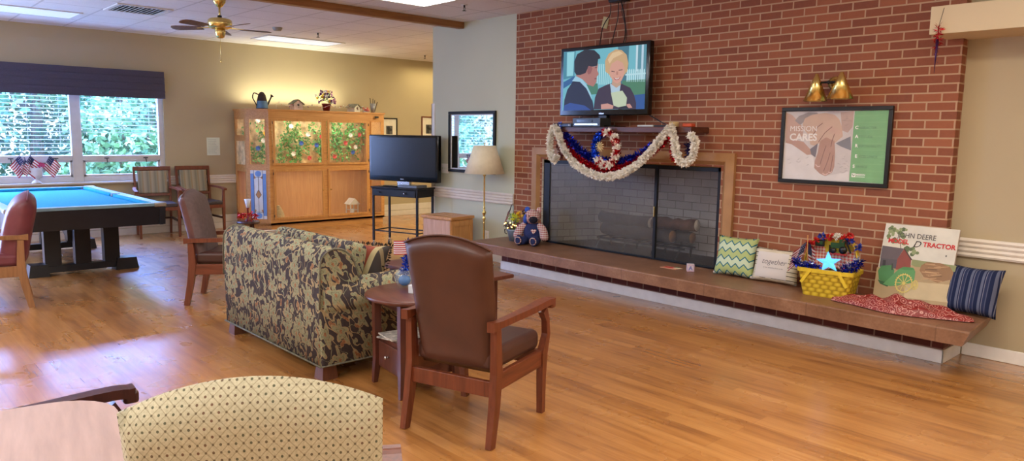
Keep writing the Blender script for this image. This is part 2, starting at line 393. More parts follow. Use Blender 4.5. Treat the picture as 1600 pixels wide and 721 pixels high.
# world and sun ----------------------------------------------------
wd=bpy.data.worlds.new('sky'); scn.world=wd; wd.use_nodes=True; nt=wd.node_tree; bg=nt.nodes['Background']
tc=nt.nodes.new('ShaderNodeTexCoord'); nz=nt.nodes.new('ShaderNodeTexNoise'); nz.inputs['Scale'].default_value=1.5; nt.links.new(tc.outputs['Generated'],nz.inputs['Vector'])
cr=nt.nodes.new('ShaderNodeValToRGB'); cr.color_ramp.elements[0].color=(.50,.70,.95,1); cr.color_ramp.elements[1].color=(.80,.90,1,1); nt.links.new(nz.outputs[0],cr.inputs[0]); nt.links.new(cr.outputs[0],bg.inputs[0]); bg.inputs[1].default_value=2.3
sl=bpy.data.lights.new('sun','SUN'); sl.energy=1.6; sl.angle=R(2); sl.color=(1,.95,.85); so=bpy.data.objects.new('sun',sl); COL.objects.link(so); so.rotation_euler=(R(38),R(22),0); so.location=(-14,3,8)
# camera -----------------------------------------------------------
yaw,pitch,roll,F=8.30085498e-01,1.27888125e-01,1.50055446e-02,1150.6
f=V((-math.sin(yaw)*math.cos(pitch),math.cos(yaw)*math.cos(pitch),-math.sin(pitch))); r=V((math.cos(yaw),math.sin(yaw),0)); u=r.cross(f)
r2=r*math.cos(roll)+u*math.sin(roll); u2=-r*math.sin(roll)+u*math.cos(roll)
cm=bpy.data.cameras.new('camera'); cam=bpy.data.objects.new('camera',cm); COL.objects.link(cam); scn.camera=cam
mw=MX.Identity(4)
for i,a in enumerate((r2,u2,-f)):
    for kk in range(3): mw[kk][i]=a[kk]
mw[2][3]=1.5; cam.matrix_world=mw; cm.sensor_width=36; cm.sensor_fit='HORIZONTAL'; cm.lens=F/1600*36; cm.clip_start=.05
scn.view_settings.view_transform='Standard'; scn.view_settings.look='None'; scn.view_settings.exposure=0; scn.view_settings.gamma=1
scn.cycles.max_bounces=8; scn.cycles.transparent_max_bounces=12; scn.cycles.sample_clamp_indirect=6
# ------------------------------------------------------------------ window
M['frame']=plain('window_frame_vinyl',rgb(205,200,192),.4,0,.02)
win=MB(); X0=XW-.09; X1=XW-.02
muls=[(WY0,WY0+.06),(-1.02,-.89),(.11,.24),(1.24,1.37),(2.37,2.50),(3.50,WY1)]
for a,b in muls: win.b2((X0,a,WZ0),(X1,b,WZ1),.004)
for i in range(len(muls)-1):
    a,b=muls[i][1],muls[i+1][0]
    win.b2((X0,a,WZ0),(X1,b,WZ0+.07),.004); win.b2((X0,a,WZ1-.06),(X1,b,WZ1),.004)
    win.b2((X0,a,1.075),(X1+.01,b,1.145),.004)
    win.b2((X0+.01,a,WZ0+.07),(X1-.012,a+.03,1.075),.003); win.b2((X0+.01,b-.03,WZ0+.07),(X1-.012,b,1.075),.003)
    win.b2((X0+.01,a,WZ0+.07),(X1-.012,b,WZ0+.10),.003); win.b2((X0+.01,a,1.05),(X1-.012,b,1.075),.003)
wn=struct(win.build('window_1',M['frame']))
for i in range(len(muls)-1):
    a,b=muls[i][1],muls[i+1][0]; MB().b2((X0+.03,a,WZ0+.06),(X0+.036,b,WZ1-.05)).build('window_pane',M['pane'],wn)
    for yy in (a+.29,b-.2):
        MB().use(M['black']).b2((X1+.008,yy-.03,1.10),(X1+.025,yy+.03,1.113),.002).bar((X1+.02,yy,1.10),(X1+.03,yy+.006,1.045),.012,.008).build('window_latch',M['black'],wn)
struct(MB().b2((XW-.10,WY0,WZ0-.03),(XW+.05,WY1+.03,WZ0),.006).build('trim_sill',M['frame']))
# blinds
M['slat']=plain('blind_slat',rgb(236,240,240),.5,0,.02)
for i,lab in ((3,'white horizontal blind over the left-hand window sash with the flags below it'),(4,'white horizontal blind over the right-hand window sash')):
    a,b=muls[i][1]+.01,muls[i+1][0]-.01
    t=thing('window_blind',lab,'blind',(XW-.005,(a+b)/2,2.2),0,'window blinds')
    m=MB(); h=(b-a)/2; n=19 if i==3 else 14
    for q in range(n): m.box((0,0,-.06-.052*q),(.032,2*h,.003),(0,-14,0))
    m.build('slats',M['slat'],t); MB().b2((-.018,-h,-.035),(.018,h,.01)).build('headrail',M['slat'],t)
    c=MB()
    for yy in (-h*.75,0,h*.75): c.tube([(-.002,yy,0),(-.002,yy,-.06-.052*(n-1))],.0022,5)
    c.build('cord',M['slat'],t)
# roman shade
t=NT('purple_fabric'); o=t.obj(); x,y,z=t.sep(o); n=t.noise(t.scale(o,(1,30,200)),4); t.bump(n,.2,.002)
M['shade']=t.fin(t.ramp(n,[(.3,rgb(70,65,76)),(.7,rgb(90,85,98))]),.85,spec=.15)
sh=MB(); prof=[(.10,2.34),(.10,2.262),(.108,2.245),(.114,2.248),(.106,2.22),(.108,2.175),(.116,2.155),(.122,2.158),(.112,2.13),(.113,2.075),(.121,2.056),(.127,2.06),(.117,2.03),(.117,1.985),(.112,1.955),(.098,1.955),(.095,2.33)]
sh.prism([(XW+p+.002,-2.2,q) for p,q in prof],(0,5.77,0)); sh.b2((XW+.002,-2.2,2.32),(XW+.10,3.57,2.34)); sh.b2((XW+.002,3.55,2.0),(XW+.10,3.565,2.34))
bmesh.ops.recalc_face_normals(sh.bm,faces=sh.bm.faces)
tag(sh.build('roman_shade',M['shade']),'purple-grey pleated roman shade across the top of the window','shade')
# ------------------------------------------------------------------ outdoors
t=NT('lawn'); n=t.noise(t.obj(),3,6); t.fin(t.ramp(n,[(.3,rgb(120,160,90)),(.7,rgb(190,215,150))]),.9); M['lawn']=t.m
struct(MB().b2((-34,-16,-.4),(XW-.2,22,-.3)).build('ground_outside',M['lawn']))
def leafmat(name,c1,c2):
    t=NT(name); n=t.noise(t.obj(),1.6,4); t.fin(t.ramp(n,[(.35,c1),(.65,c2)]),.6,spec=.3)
    t.put(t.b.inputs['Emission Color'],t.ramp(n,[(.3,rgb(60,120,110)),(.7,rgb(150,225,215))])); t.b.inputs['Emission Strength'].default_value=.09; return t.m  # faint glow in the leaves stands in for daylight on them
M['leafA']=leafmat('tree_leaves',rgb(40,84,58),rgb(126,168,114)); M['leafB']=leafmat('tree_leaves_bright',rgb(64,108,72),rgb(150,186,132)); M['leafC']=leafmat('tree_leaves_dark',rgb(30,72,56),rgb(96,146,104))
M['bark']=wood('bark',rgb(120,100,84),rgb(170,150,130),2,.9)
def tree(x,y,h,rad,mat,label,n=6500,core=True):
    t=thing('tree',label,'tree',(x,y,-.3),0,'trees outside the window')
    tr_=MB().tube(catmull([(0,0,0),(.06,.05,h*.3),(-.04,.1,h*.6),(.02,0,h*.9)],4),[.16-.012*i for i in range(13)],8)
    for k in range(6):
        a=random.random()*6.28; z0=h*random.uniform(.3,.7); tr_.tube([(0,0,z0),(math.cos(a)*rad*.4,math.sin(a)*rad*.4,z0+rad*.35),(math.cos(a)*rad*.7,math.sin(a)*rad*.7,z0+rad*.5)],[.06,.04,.015],6)
    tr_.build('trunk',M['bark'],t)
    m=MB(); blobs=[(random.gauss(0,rad*.5),random.gauss(0,rad*.5),random.uniform(rad*.4,h),rad*random.uniform(.3,.5)) for _ in range(18)]
    for _ in range(n):
        bx,by,bz,br=random.choice(blobs); d=V((random.gauss(0,1),random.gauss(0,1),random.gauss(0,1))).normalized()*br*random.uniform(.6,1.05)
        m.leaf((bx+d.x,by+d.y,max(.1,bz+d.z)),random.uniform(.07,.17),.6)
    m.build('foliage',mat,t)
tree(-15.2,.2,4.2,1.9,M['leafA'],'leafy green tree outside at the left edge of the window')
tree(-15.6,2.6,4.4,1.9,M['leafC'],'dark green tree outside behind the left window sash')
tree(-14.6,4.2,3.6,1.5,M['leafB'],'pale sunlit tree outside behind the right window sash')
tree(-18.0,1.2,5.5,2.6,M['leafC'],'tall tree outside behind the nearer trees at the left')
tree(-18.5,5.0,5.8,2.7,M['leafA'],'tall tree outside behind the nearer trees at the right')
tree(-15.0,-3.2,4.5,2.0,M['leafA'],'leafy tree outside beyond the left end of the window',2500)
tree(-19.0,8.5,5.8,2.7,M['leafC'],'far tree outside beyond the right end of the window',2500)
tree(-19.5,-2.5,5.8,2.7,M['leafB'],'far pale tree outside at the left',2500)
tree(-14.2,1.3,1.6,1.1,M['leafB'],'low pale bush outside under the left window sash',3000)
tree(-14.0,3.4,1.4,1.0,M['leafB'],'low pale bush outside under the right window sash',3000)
# ------------------------------------------------------------------ things on the sill and the left wall
t=thing('vase','white milk-glass vase with a pink flower on the window sill','vase',(XW+.0,1.93,WZ0)); t.scale=(1.35,1.35,1.25)
M['milk']=plain('milk_glass',rgb(222,226,236),.2,0,.02)
MB().lathe([(0,0),(.045,0),(.042,.012),(.02,.03),(.02,.045),(.05,.07),(.062,.10),(.055,.14),(.066,.165),(.060,.165),(.05,.14),(.0,.09)],seg=20).build('body',M['milk'],t)
M['pink']=plain('pink_petals',rgb(226,90,130),.7)
m=MB()
for k in range(26):
    a=random.random()*6.28;rr=random.random()*.03; m.leaf((math.cos(a)*rr,math.sin(a)*rr+.03,.155+random.random()*.04),.05,.8,(math.cos(a),math.sin(a),.9))
m.build('flower',M['pink'],t)
def hangflag(px,py,z,w,h,label,a=0,fold=.35,dirn=1,group='flags in the vase on the window sill'):
    t=thing('american_flag',label,'flag',(px,py,z),a,group)
    MB().tube([(0,(1.93-py)*.8,-.26),(0,0,h*.02)],.003,6).ball((0,0,h*.02),.006,8).build('stick',M['black'],t)
    m=MB()
    def fn(u,v): # hangs diagonally from the stick
        L=w*u; return (.014*math.sin(u*9+v*2)+.004,dirn*(L*(.30+fold*.5)-(1-v)*h*.50),-(1-v)*h*.85-L*.55)
    flag(m,fn,8); m.build('cloth',None,t)
hangflag(XW+.02,1.755,1.15,.25,.19,'small stars and stripes flag at the left of the vase on the sill',0,.35,-1)
hangflag(XW+.07,1.80,1.12,.22,.16,'small folded flag behind the middle flag in the vase on the sill',.5,.25,1)
hangflag(XW+.05,1.865,1.155,.27,.20,'middle stars and stripes flag in the vase on the sill',.2,.45,1)
hangflag(XW+.02,2.10,1.145,.25,.19,'right-hand stars and stripes flag leaning from the vase on the sill',0,.42,1)
M['paper']=plain('paper',rgb(214,222,208),.8,0,.02)
m=MB(frameM((XW+.003,4.175,1.135),(0,1,0),(0,0,1))).use(M['paper']).rect(0,0,.2,.272).use(flat(150,165,160))
for q in range(9): m.rect(.02,.235-.025*q,.02+random.uniform(.1,.16),.239-.025*q,.0008)
tag(m.build('paper_notice'),'pale green paper notice taped to the beige wall','notice')
def picture(y0,z0,w,h,label,mat):
    t=thing('framed_picture',label,'picture',(XW,y0,z0),0,'small framed pictures on the far wall')
    fr=MB(); e=.022
    for a in (((0,0,0),(.02,w,e)),((0,0,h-e),(.02,w,h)),((0,0,e),(.02,e,h-e)),((0,w-e,e),(.02,w,h-e))): fr.b2(*a,bev=.003)
    fr.build('frame',mat,t)
    MB(frameM((.006,0,0),(0,1,0),(0,0,1))).use(flat(226,220,205)).rect(e,e,w-e,h-e).use(flat(90,90,88)).rect(w*.3,h*.2,w*.7,h*.62,.001).use(flat(50,50,52)).disc(w*.45,h*.5,w*.1,.002).disc(w*.58,h*.42,w*.08,.002).rect(w*.38,h*.2,w*.52,h*.45,.002).build('photograph',None,t)
picture(7.28,1.42,.34,.37,'black and white picture in a dark frame beside the oak cabinet',M['blackm'])
picture(8.16,1.44,.34,.40,'brown-framed picture partly hidden by the corner of the pale wall',M['cherry'])
# ------------------------------------------------------------------ pool table
T=thing('pool_table','black pool table with blue cloth standing before the window','pool table',(-9.40,1.76,0))
t=NT('blue_cloth'); n=t.noise(t.obj(),60,3); M['cloth']=t.fin(t.ramp(n,[(.3,rgb(20,140,178)),(.7,rgb(36,158,196))]),.85,spec=.25)
M['poolblk']=plain('black_laminate',rgb(24,27,36),.3,0,.06)
M['railtop']=plain('grey_rail',rgb(120,150,160),.3,0,.05)
LX,LY=1.45,.69
MB().b2((-LX+.13,-LY+.13,.70),(LX-.13,LY-.13,.735)).build('playing_surface',M['cloth'],T)
m=MB()
for sx in (-1,1): m.prism([(sx*LX,-LY,.755),(sx*(LX-.06),-LY,.755),(sx*(LX-.06),-LY,.545),(sx*(LX-.03),-LY,.545)][::sx],(0,2*LY,0))
for sy in (-1,1): m.prism([(-LX,sy*LY,.755),(-LX,sy*(LY-.03),.545),(-LX,sy*(LY-.06),.545),(-LX,sy*(LY-.06),.755)][::sy],(2*LX,0,0))
bmesh.ops.recalc_face_normals(m.bm,faces=m.bm.faces); m.b2((-LX+.06,-LY+.06,.62),(LX-.06,LY-.06,.70)); m.build('apron',M['poolblk'],T)
rl=[((-LX,-LY,.735),(LX,-LY+.10,.767)),((-LX,LY-.10,.735),(LX,LY,.767)),((-LX,-LY+.1,.735),(-LX+.10,LY-.1,.767)),((LX-.10,-LY+.1,.735),(LX,LY-.1,.767))]
for a,b in rl: MB().b2(a,b,.006).build('rail',M['railtop'],T)
cu=[((-LX+.16,-LY+.10),(-.07,-LY+.15)),((.07,-LY+.10),(LX-.16,-LY+.15)),((-LX+.16,LY-.15),(-.07,LY-.10)),((.07,LY-.15),(LX-.16,LY-.10)),((-LX+.10,-LY+.17),(-LX+.15,LY-.17)),((LX-.15,-LY+.17),(LX-.10,LY-.17))]
for a,b in cu: MB().b2((*a,.735),(*b,.766),.008).build('cushion',M['cloth'],T)
M['cornerm']=plain('corner_metal',rgb(165,160,150),.3,.7,.04)
for sx in (-1,1):
    for sy in (-1,1):
        MB().b2((sx*(LX-.11),sy*(LY-.11),.728),(sx*(LX+.008),sy*(LY+.008),.772),.012,3).build('corner_cap',M['cornerm'],T)
        MB().cyl((sx*(LX-.14),sy*(LY-.14),.70),(sx*(LX-.14),sy*(LY-.14),.7375),.055).build('pocket',M['black'],T)
    MB().cyl((0,sx*(LY-.10),.70),(0,sx*(LY-.10),.769),.05).build('pocket',M['black'],T)
for xx in (.66,-1.12):
    m=MB(); m.b2((xx-.06,-.40,.03),(xx+.06,.57,.10),.004)
    for ya,yb in ((-.43,-.24),(.37,.60)): m.prism([(xx-.09,ya,0),(xx-.09,yb,0),(xx-.09,yb-.02,.125),(xx-.09,ya+.02,.125)],(.18,0,0))
    bmesh.ops.recalc_face_normals(m.bm,faces=m.bm.faces); m.build('foot_beam',M['poolblk'],T)
    for yy in (-.20,.075,.35): MB().b2((xx-.055,yy-.075,.095),(xx+.055,yy+.075,.63),.004).build('leg',M['poolblk'],T)
MB().prism([(-1.0,-.04,.63),(.6,-.04,.63),(.6,-.04,.33),(.15,-.04,.50),(-.6,-.04,.50),(-1.0,-.04,.33)],(0,.08,0)).build('centre_beam',M['poolblk'],T)
# ------------------------------------------------------------------ armchairs
def armchair(name,label,cat,loc,rot,wood_,woodx,back,backfront,seatm,hb=1.0,crown=.06,tb=.10,wt=.50,wb=.42,armz=.60,slope=.11,roll=False,group=None,sew=None,pipe=True):
    t=thing(name,label,cat,loc,rot,group)
    # legs and arm supports (local: +y is the front)
    for s in (-1,1):
        MB().path([(s*.255,-.285,0),(s*.252,-.245,.20),(s*.25,-.225,.36),(s*.25,-.235,armz-.02)],[.032,.036,.038,.034],[.045,.055,.06,.045],up=(0,1,0)).build('leg',wood_,t)
        MB().path([(s*.245,.275,0),(s*.25,.262,.2),(s*.252,.265,.34),(s*.255,.30,.44),(s*.255,.29,.52),(s*.255,.255,armz-.02)],[.034,.036,.038,.034,.032,.034],[.036,.044,.06,.04,.036,.05],up=(0,1,0)).build('leg',wood_,t)
        a=MB(); pts=catmull([(s*.252,-.29,armz),(s*.256,-.1,armz+.005),(s*.262,.1,armz+.012),(s*.262,.27,armz+.02),(s*.262,.335,armz+.012)],3)
        n=len(pts); a.path(pts,[.038+.022*min(1,i/(n*.6)) for i in range(n)],[.05]+[.034]*(n-2)+[.045]); a.box((s*.262,.325,armz-.0),(.058,.05,.045),None,.012,3); a.build('armrest',wood_,t)
        MB().b2((s*.235,-.22,.27),(s*.262,.25,.36),.004).build('side_rail',woodx,t)
    MB().b2((-.235,-.25,.24),(.235,-.222,.32),.004).build('cross_rail',wood_,t); MB().b2((-.235,.235,.28),(.235,.262,.36),.004).build('cross_rail',wood_,t)
    s_=MB(); s_.box((0,.03,.41),(.46,.50,.11),None,.035,4); s_.build('seat',seatm,t)
    # back panel with an arched top
    def bp(yo,inset=0,cr=1.0):
        out=[];n=14
        for i in range(n+1):
            u=-1+2*i/n; out.append((u*(wt/2-inset),hb-crown+crown*(1-u*u)-inset*.6))
        return out
    z0=.34; b=MB(); n=14; rows=9; vs=[];
    def ypos(z): return -.175-slope*((z-z0)/(hb-z0))**1.3
    def half(side):
        def fn(u,v):
            a=2*u-1; ztop=hb-crown+crown*(1-a*a); z=z0+(ztop-z0)*v; hw=(wb+(wt-wb)*v**.6)/2
            e=max(0,1-abs(a)**8)**.5; e2=max(0,1-(2*v-1)**12)**.5 if not roll else max(0,1-max(0,2*v-1)**5)**.5*max(0,1-max(0,1-2*v)**10)**.5
            th=tb/2*(.25+.75*e*e2)*( .35+.65*min(e,e2)); bulge=.015*(1-a*a)*math.sin(PI*v)*(1 if side>0 else 0)
            return (a*hw,ypos(z)+side*(th+bulge),z)
        return fn
    b.use(back).surf(half(-1),22,16); b.use(backfront).surf(half(1),22,16)
    # side seam between the two skins
    fa,fb=half(-1),half(1); edge=[(i/22,1) for i in range(23)]+[(1,1-j/16) for j in range(1,17)]+[(1-i/22,0) for i in range(1,23)]+[(0,j/16) for j in range(1,17)]
    b.use(sew or back)
    b._add([fa(*e) for e in edge]+[fb(*e) for e in edge],[(i,i+1,len(edge)+i+1,len(edge)+i) for i in range(len(edge)-1)],True)
    bmesh.ops.remove_doubles(b.bm,verts=b.bm.verts,dist=1e-4); bmesh.ops.recalc_face_normals(b.bm,faces=b.bm.faces)
    bo=b.build('backrest',None,t)
    if not pipe: return t
    pi=MB(); pts=[V(fb(*e))*.5+V(fa(*e))*.5+V((0,-tb*.0,0)) for e in edge]; 
    pi.tube([V(fa(i/22,1))+V((0,-.003,.002)) for i in range(23)],.005,6); pi.build('piping',sew or back,bo)
    return t
def vinyl(name,c,c2,rough=.38):
    t=NT(name); o=t.obj(); n=t.noise(o,5,3); t.bump(t.noise(o,260,2),.22,.0012); return t.fin(t.ramp(n,[(.3,c),(.7,c2)]),rough,spec=.45)
M['brown']=vinyl('brown_vinyl',rgb(74,44,32),rgb(88,53,39)); M['brownseat']=vinyl('dark_brown_vinyl',rgb(66,42,36),rgb(84,52,42))
armchair('armchair','brown leather high-back armchair with wooden arms beside the round end table','armchair',(-2.89,2.405,0),R(18.7),M['cherry'],M['cherryx'],M['brown'],M['brown'],M['brownseat'],hb=1.02,crown=.055,slope=.12)
M['maroon']=vinyl('maroon_vinyl',rgb(104,50,58),rgb(126,66,72)); M['grey']=plain('grey_chair_fabric',rgb(104,86,84),.8,0,.06,30,.2)
M['dkwood']=wood('dark_wood',rgb(52,26,24),rgb(76,38,32),2,.35); M['dkwoodx']=wood('dark_wood_long',rgb(52,26,24),rgb(76,38,32),1,.35)
M['oldoak']=wood('honey_wood',rgb(128,88,54),rgb(158,112,72),2,.4)
M['mauve']=vinyl('mauve_vinyl',rgb(92,60,58),rgb(108,74,70))
armchair('armchair','mauve and grey high-back armchair turned sideways beyond the left end of the sofa','armchair',(-6.545,2.52,0),R(-34.8),M['cherry'],M['cherryx'],M['mauve'],M['grey'],M['brownseat'],hb=.99,crown=.05,tb=.15,slope=.12,armz=.565)
armchair('armchair','maroon vinyl armchair with honey wood arms facing left at the end of the pool table','armchair',(-7.52,.875,0),R(172),M['oldoak'],M['oldoak'],M['maroon'],M['maroon'],M['maroon'],hb=.97,crown=.07,tb=.21,slope=.13,roll=True)
armchair('armchair','silhouette-dark wooden armchair on the far side of the beige table, only its arm in view','armchair',(-2.445,.345,0),R(-3),M['dkwood'],M['dkwoodx'],M['brown'],M['brown'],M['brownseat'],hb=.69,armz=.59)  # silhouette shade is put into the darker wood colour
# patterned cream chair
t=NT('cream_lattice_fabric'); o=t.obj(); x,y,z=t.sep(o); p=.030
a=t.m2('DIVIDE',t.m2('ADD',t.m2('MULTIPLY',x,1.15),z),p); b=t.m2('DIVIDE',t.m2('SUBTRACT',t.m2('MULTIPLY',x,1.15),z),p)
a=t.m2('ADD',a,t.m2('MULTIPLY',y,12)); b=t.m2('SUBTRACT',b,t.m2('MULTIPLY',y,12))
fa=t.m2('ABSOLUTE',t.m2('SUBTRACT',t.m2('FRACT',t.m2('ADD',a,100.)),.5)); fbb=t.m2('ABSOLUTE',t.m2('SUBTRACT',t.m2('FRACT',t.m2('ADD',b,100.)),.5))
ln=t.m2('GREATER_THAN',t.m2('MAXIMUM',fa,fbb),.46); r2_=t.m2('SQRT',t.m2('ADD',t.m2('MULTIPLY',fa,fa),t.m2('MULTIPLY',fbb,fbb)))
dot=t.m2('LESS_THAN',r2_,.13); cr_=t.m2('GREATER_THAN',t.m2('MINIMUM',fa,fbb),.40)
n=t.noise(o,200,2); base_=t.ramp(n,[(.3,rgb(178,171,142)),(.7,rgb(200,193,162))])
c=t.mix(t.m2('MULTIPLY',ln,.55),base_,rgb(128,116,88)); dn=t.noise(o,9,1); dc=t.ramp(dn,[(.42,rgb(96,56,40)),(.55,rgb(64,70,50))]); c=t.mix(t.m2('MULTIPLY',dot,.85),c,dc); c=t.mix(t.m2('MULTIPLY',cr_,.8),c,rgb(92,80,60))
t.bump(n,.25,.002); M['lattice']=t.fin(c,.8,spec=.2)
armchair('armchair','cream lattice-patterned upholstered armchair in the foreground beside the beige table','armchair',(-1.53,.685,0),R(58.5),M['cherry'],M['cherryx'],M['lattice'],M['lattice'],M['lattice'],hb=1.055,crown=.06,tb=.12,pipe=False,wt=.47,wb=.44,slope=.12)
# foreground table
m=MB(); pts=[]
def rr(x0,y0,x1,y1,r,n=6):
    out=[]
    for cx,cy,a0 in ((x1-r,y1-r,0),(x0+r,y1-r,90),(x0+r,y0+r,180),(x1-r,y0+r,270)):
        for i in range(n+1): a=R(a0+90*i/n); out.append((cx+r*math.cos(a),cy+r*math.sin(a)))
    return out
T=thing('dining_table','beige laminate table with rounded corners at the bottom left','table',(-2.0,-.18,0),R(-9))
t=NT('beige_laminate'); n=t.noise(t.scale(t.obj(),(1,8,1)),6,4); M['lam']=t.fin(t.ramp(n,[(.3,rgb(172,148,140)),(.7,rgb(190,164,156))]),.35)
m=MB(); P=rr(-.38,-.75,.36,.66,.16); m.prism([(a,b,.715) for a,b in P],(0,0,.035)); m.build('tabletop',M['lam'],T)
for sx,sy in ((-.30,-.65),(.28,-.65),(-.30,.42),(.28,.42)): MB().b2((sx-.025,sy-.025,0),(sx+.025,sy+.025,.715),.004).build('leg',M['dkwood'],T)
# ------------------------------------------------------------------ striped side chairs at the wall
t=NT('striped_fabric'); o=t.obj(); x,y,z=t.sep(o); fx=t.m2('FRACT',t.m2('ADD',t.m2('DIVIDE',x,.10),10.2)); c=t.ramp(fx,[(0,rgb(150,142,122)),(.28,rgb(168,158,136)),(.5,rgb(156,132,100)),(.62,rgb(150,146,124)),(.85,rgb(130,126,110)),(1,rgb(150,142,122))])
M['stripef']=t.fin(c,.8,spec=.2)
def sidechair(label,loc,rot):
    t=thing('side_chair',label,'chair',loc,rot,'striped armchairs against the window wall')
    for s in (-1,1):
        MB().path([(s*.22,-.27,0),(s*.225,-.235,.42),(s*.235,-.30,.95)],[.03,.032,.028],[.035,.045,.03],up=(0,1,0)).build('leg',M['cherry'],t)
        MB().path([(s*.25,.24,0),(s*.25,.235,.40),(s*.27,.20,.655)],[.03,.038,.03],[.03,.04,.03],up=(0,1,0)).build('leg',M['cherry'],t)
        MB().path(catmull([(s*.232,-.27,.68),(s*.27,-.05,.675),(s*.285,.12,.665),(s*.28,.25,.65)],3),.045,.028).build('armrest',M['cherry'],t)
        MB().b2((s*.225,-.23,.22),(s*.245,.22,.25)).build('stretcher',M['dkwood'],t)
    MB().b2((-.22,-.24,.22),(.22,-.22,.245)).build('stretcher',M['dkwood'],t)
    MB().b2((-.24,-.23,.38),(.24,.25,.43),.004).build('seat_rail',M['cherry'],t)
    MB().box((0,.01,.455),(.48,.48,.06),None,.02,3).build('seat',vin2,t)
    MB(MX.Translation((0,-.265,.76))@Euler((R(9),0,0)).to_matrix().to_4x4()).box((0,.0,0),(.385,.035,.33),None,.012,3).build('back_panel',M['stripef'],t)
    fr=MB(MX.Translation((0,-.265,.76))@Euler((R(9),0,0)).to_matrix().to_4x4())
    fr.b2((-.25,-.018,.165),(.25,.018,.225),.008).build('top_rail',M['cherry'],t); fr=MB(MX.Translation((0,-.265,.76))@Euler((R(9),0,0)).to_matrix().to_4x4()); fr.b2((-.225,-.014,-.205),(.225,.014,-.165),.004).build('lower_rail',M['cherry'],t)
    return t
vin2=vinyl('charcoal_vinyl',rgb(54,48,52),rgb(72,62,64))
sidechair('striped-back wooden armchair behind the pool table corner, left one of the pair at the wall',(-11.14,3.31,0),R(-98))
sidechair('striped-back wooden armchair nearer the oak cabinet, right one of the pair at the wall',(-11.16,3.93,0),R(-90))
# ------------------------------------------------------------------ floral sofa
def floral(name,dark,k=1.0):
    t=NT(name); o=t.obj(); x,y,z=t.sep(o)
    u=t.m2('ADD',x,y); v=t.m2('ADD',z,t.m2('MULTIPLY',y,.75)); w=t.n('ShaderNodeTexNoise',{'Vector':t.comb(u,v),'Scale':9.0,'Detail':2.0})
    off=t.n('ShaderNodeVectorMath',operation='MULTIPLY_ADD'); t.put(off.inputs[0],w.outputs['Color']); off.inputs[1].default_value=(.05,.05,0); t.put(off.inputs[2],t.comb(u,v)); P=off.outputs[0]
    def flower(sc,rad,amp,pet,seed):
        q=t.n('ShaderNodeVectorMath',operation='MULTIPLY_ADD'); t.put(q.inputs[0],P); q.inputs[1].default_value=(sc,sc*.85,0); q.inputs[2].default_value=(seed,seed*1.7,0)
        vo=t.n('ShaderNodeTexVoronoi',{'Vector':q.outputs[0],'Scale':1.0,'Randomness':.75},voronoi_dimensions='2D')
        d=t.n('ShaderNodeVectorMath',operation='SUBTRACT'); t.put(d.inputs[0],q.outputs[0]); t.put(d.inputs[1],vo.outputs['Position']); dx,dy,_=t.sep(d.outputs[0])
        an=t.m2('ARCTAN2',dy,dx); cr,cg,cb=t.sep(vo.outputs['Color']); an=t.m2('ADD',t.m2('MULTIPLY',an,pet),t.m2('MULTIPLY',cr,6.28))
        rr_=t.m2('MULTIPLY',rad,t.m2('ADD',1.0,t.m2('MULTIPLY',t.m2('COSINE',an),amp))); ratio=t.m2('DIVIDE',vo.outputs['Distance'],rr_)
        return ratio,cg,an
    def band(v_,c_,w_): return t.m2('LESS_THAN',t.m2('ABSOLUTE',t.m2('SUBTRACT',v_,c_)),w_)
    n=t.noise(o,60,2)
    sage=t.ramp(n,[(.3,rgb(136,140,112)),(.7,rgb(156,158,128))]); tan=t.ramp(n,[(.3,rgb(158,140,106)),(.7,rgb(176,158,122))]); ru=t.ramp(n,[(.3,rgb(140,96,70)),(.7,rgb(166,120,88))])
    c=t.ramp(n,[(.3,dark),(.7,tuple(min(1,a*1.25) for a in dark[:3])+(1,))])
    # vines
    nz=t.noise(P,7,1); c=t.mix(band(nz,.5,.010),c,tan); nz2=t.noise(P,10,1,dist=.6); c=t.mix(band(nz2,.46,.010),c,sage)
    for sc,rad,amp,pet,seed,kind in ((13,.19,.5,2,3.1,0),(12,.19,.55,2,9.7,1),(6.5,.30,.38,5,5.3,2)):
        ra,cg,an=flower(sc,rad,amp,pet,seed); fill=t.m2('LESS_THAN',ra,1.0)
        col=t.mix(t.m2('GREATER_THAN',cg,.6),sage,[tan,ru,tan][kind]) if kind!=2 else sage
        c=t.mix(fill,c,col); c=t.mix(band(ra,.94,.07),c,tan); c=t.mix(t.m2('MULTIPLY',band(ra,.5,.05),.7),c,rgb(108,104,78)) 
        if kind==2: c=t.mix(t.m2('LESS_THAN',ra,.22),c,ru)
    t.bump(n,.25,.002); return t.fin(c,.85,spec=.15)
M['floral']=floral('floral_upholstery',rgb(66,60,62))
M['sofaw']=wood('sofa_foot_wood',rgb(84,50,32),rgb(110,66,42),2,.5)
L0=V((-4.69,2.5,0)); S=thing('sofa','dark floral-patterned two-seat sofa seen from behind','sofa',tuple(L0)); TM=MX.Translation(-L0)
def pr(mb,poly,d): mb.prism(poly,d); return mb
def smooth_prof(pts,k=5): return catmull([(a,b,0) for a,b in pts],k)
bp_=[(2.065,.09),(2.06,.45),(2.065,.68)]; arc=[(p.x,p.y) for p in smooth_prof([(2.065,.68),(2.08,.76),(2.14,.805),(2.22,.80),(2.29,.74),(2.33,.62)],5)]; prof=bp_[:2]+arc+[(2.36,.45),(2.36,.09)]
m=MB(TM); m.prism([(-5.43,a,b) for a,b in prof],(1.485,0,0),True)
bmesh.ops.recalc_face_normals(m.bm,faces=m.bm.faces); es=[e for e in m.bm.edges if len(e.link_faces)==2 and abs(e.link_faces[0].normal.dot(e.link_faces[1].normal))<.2 and abs((e.verts[0].co-e.verts[1].co).x)<.01]
bmesh.ops.bevel(m.bm,geom=es,offset=.018,segments=3,affect='EDGES',profile=.5); m.build('back',M['floral'],S)
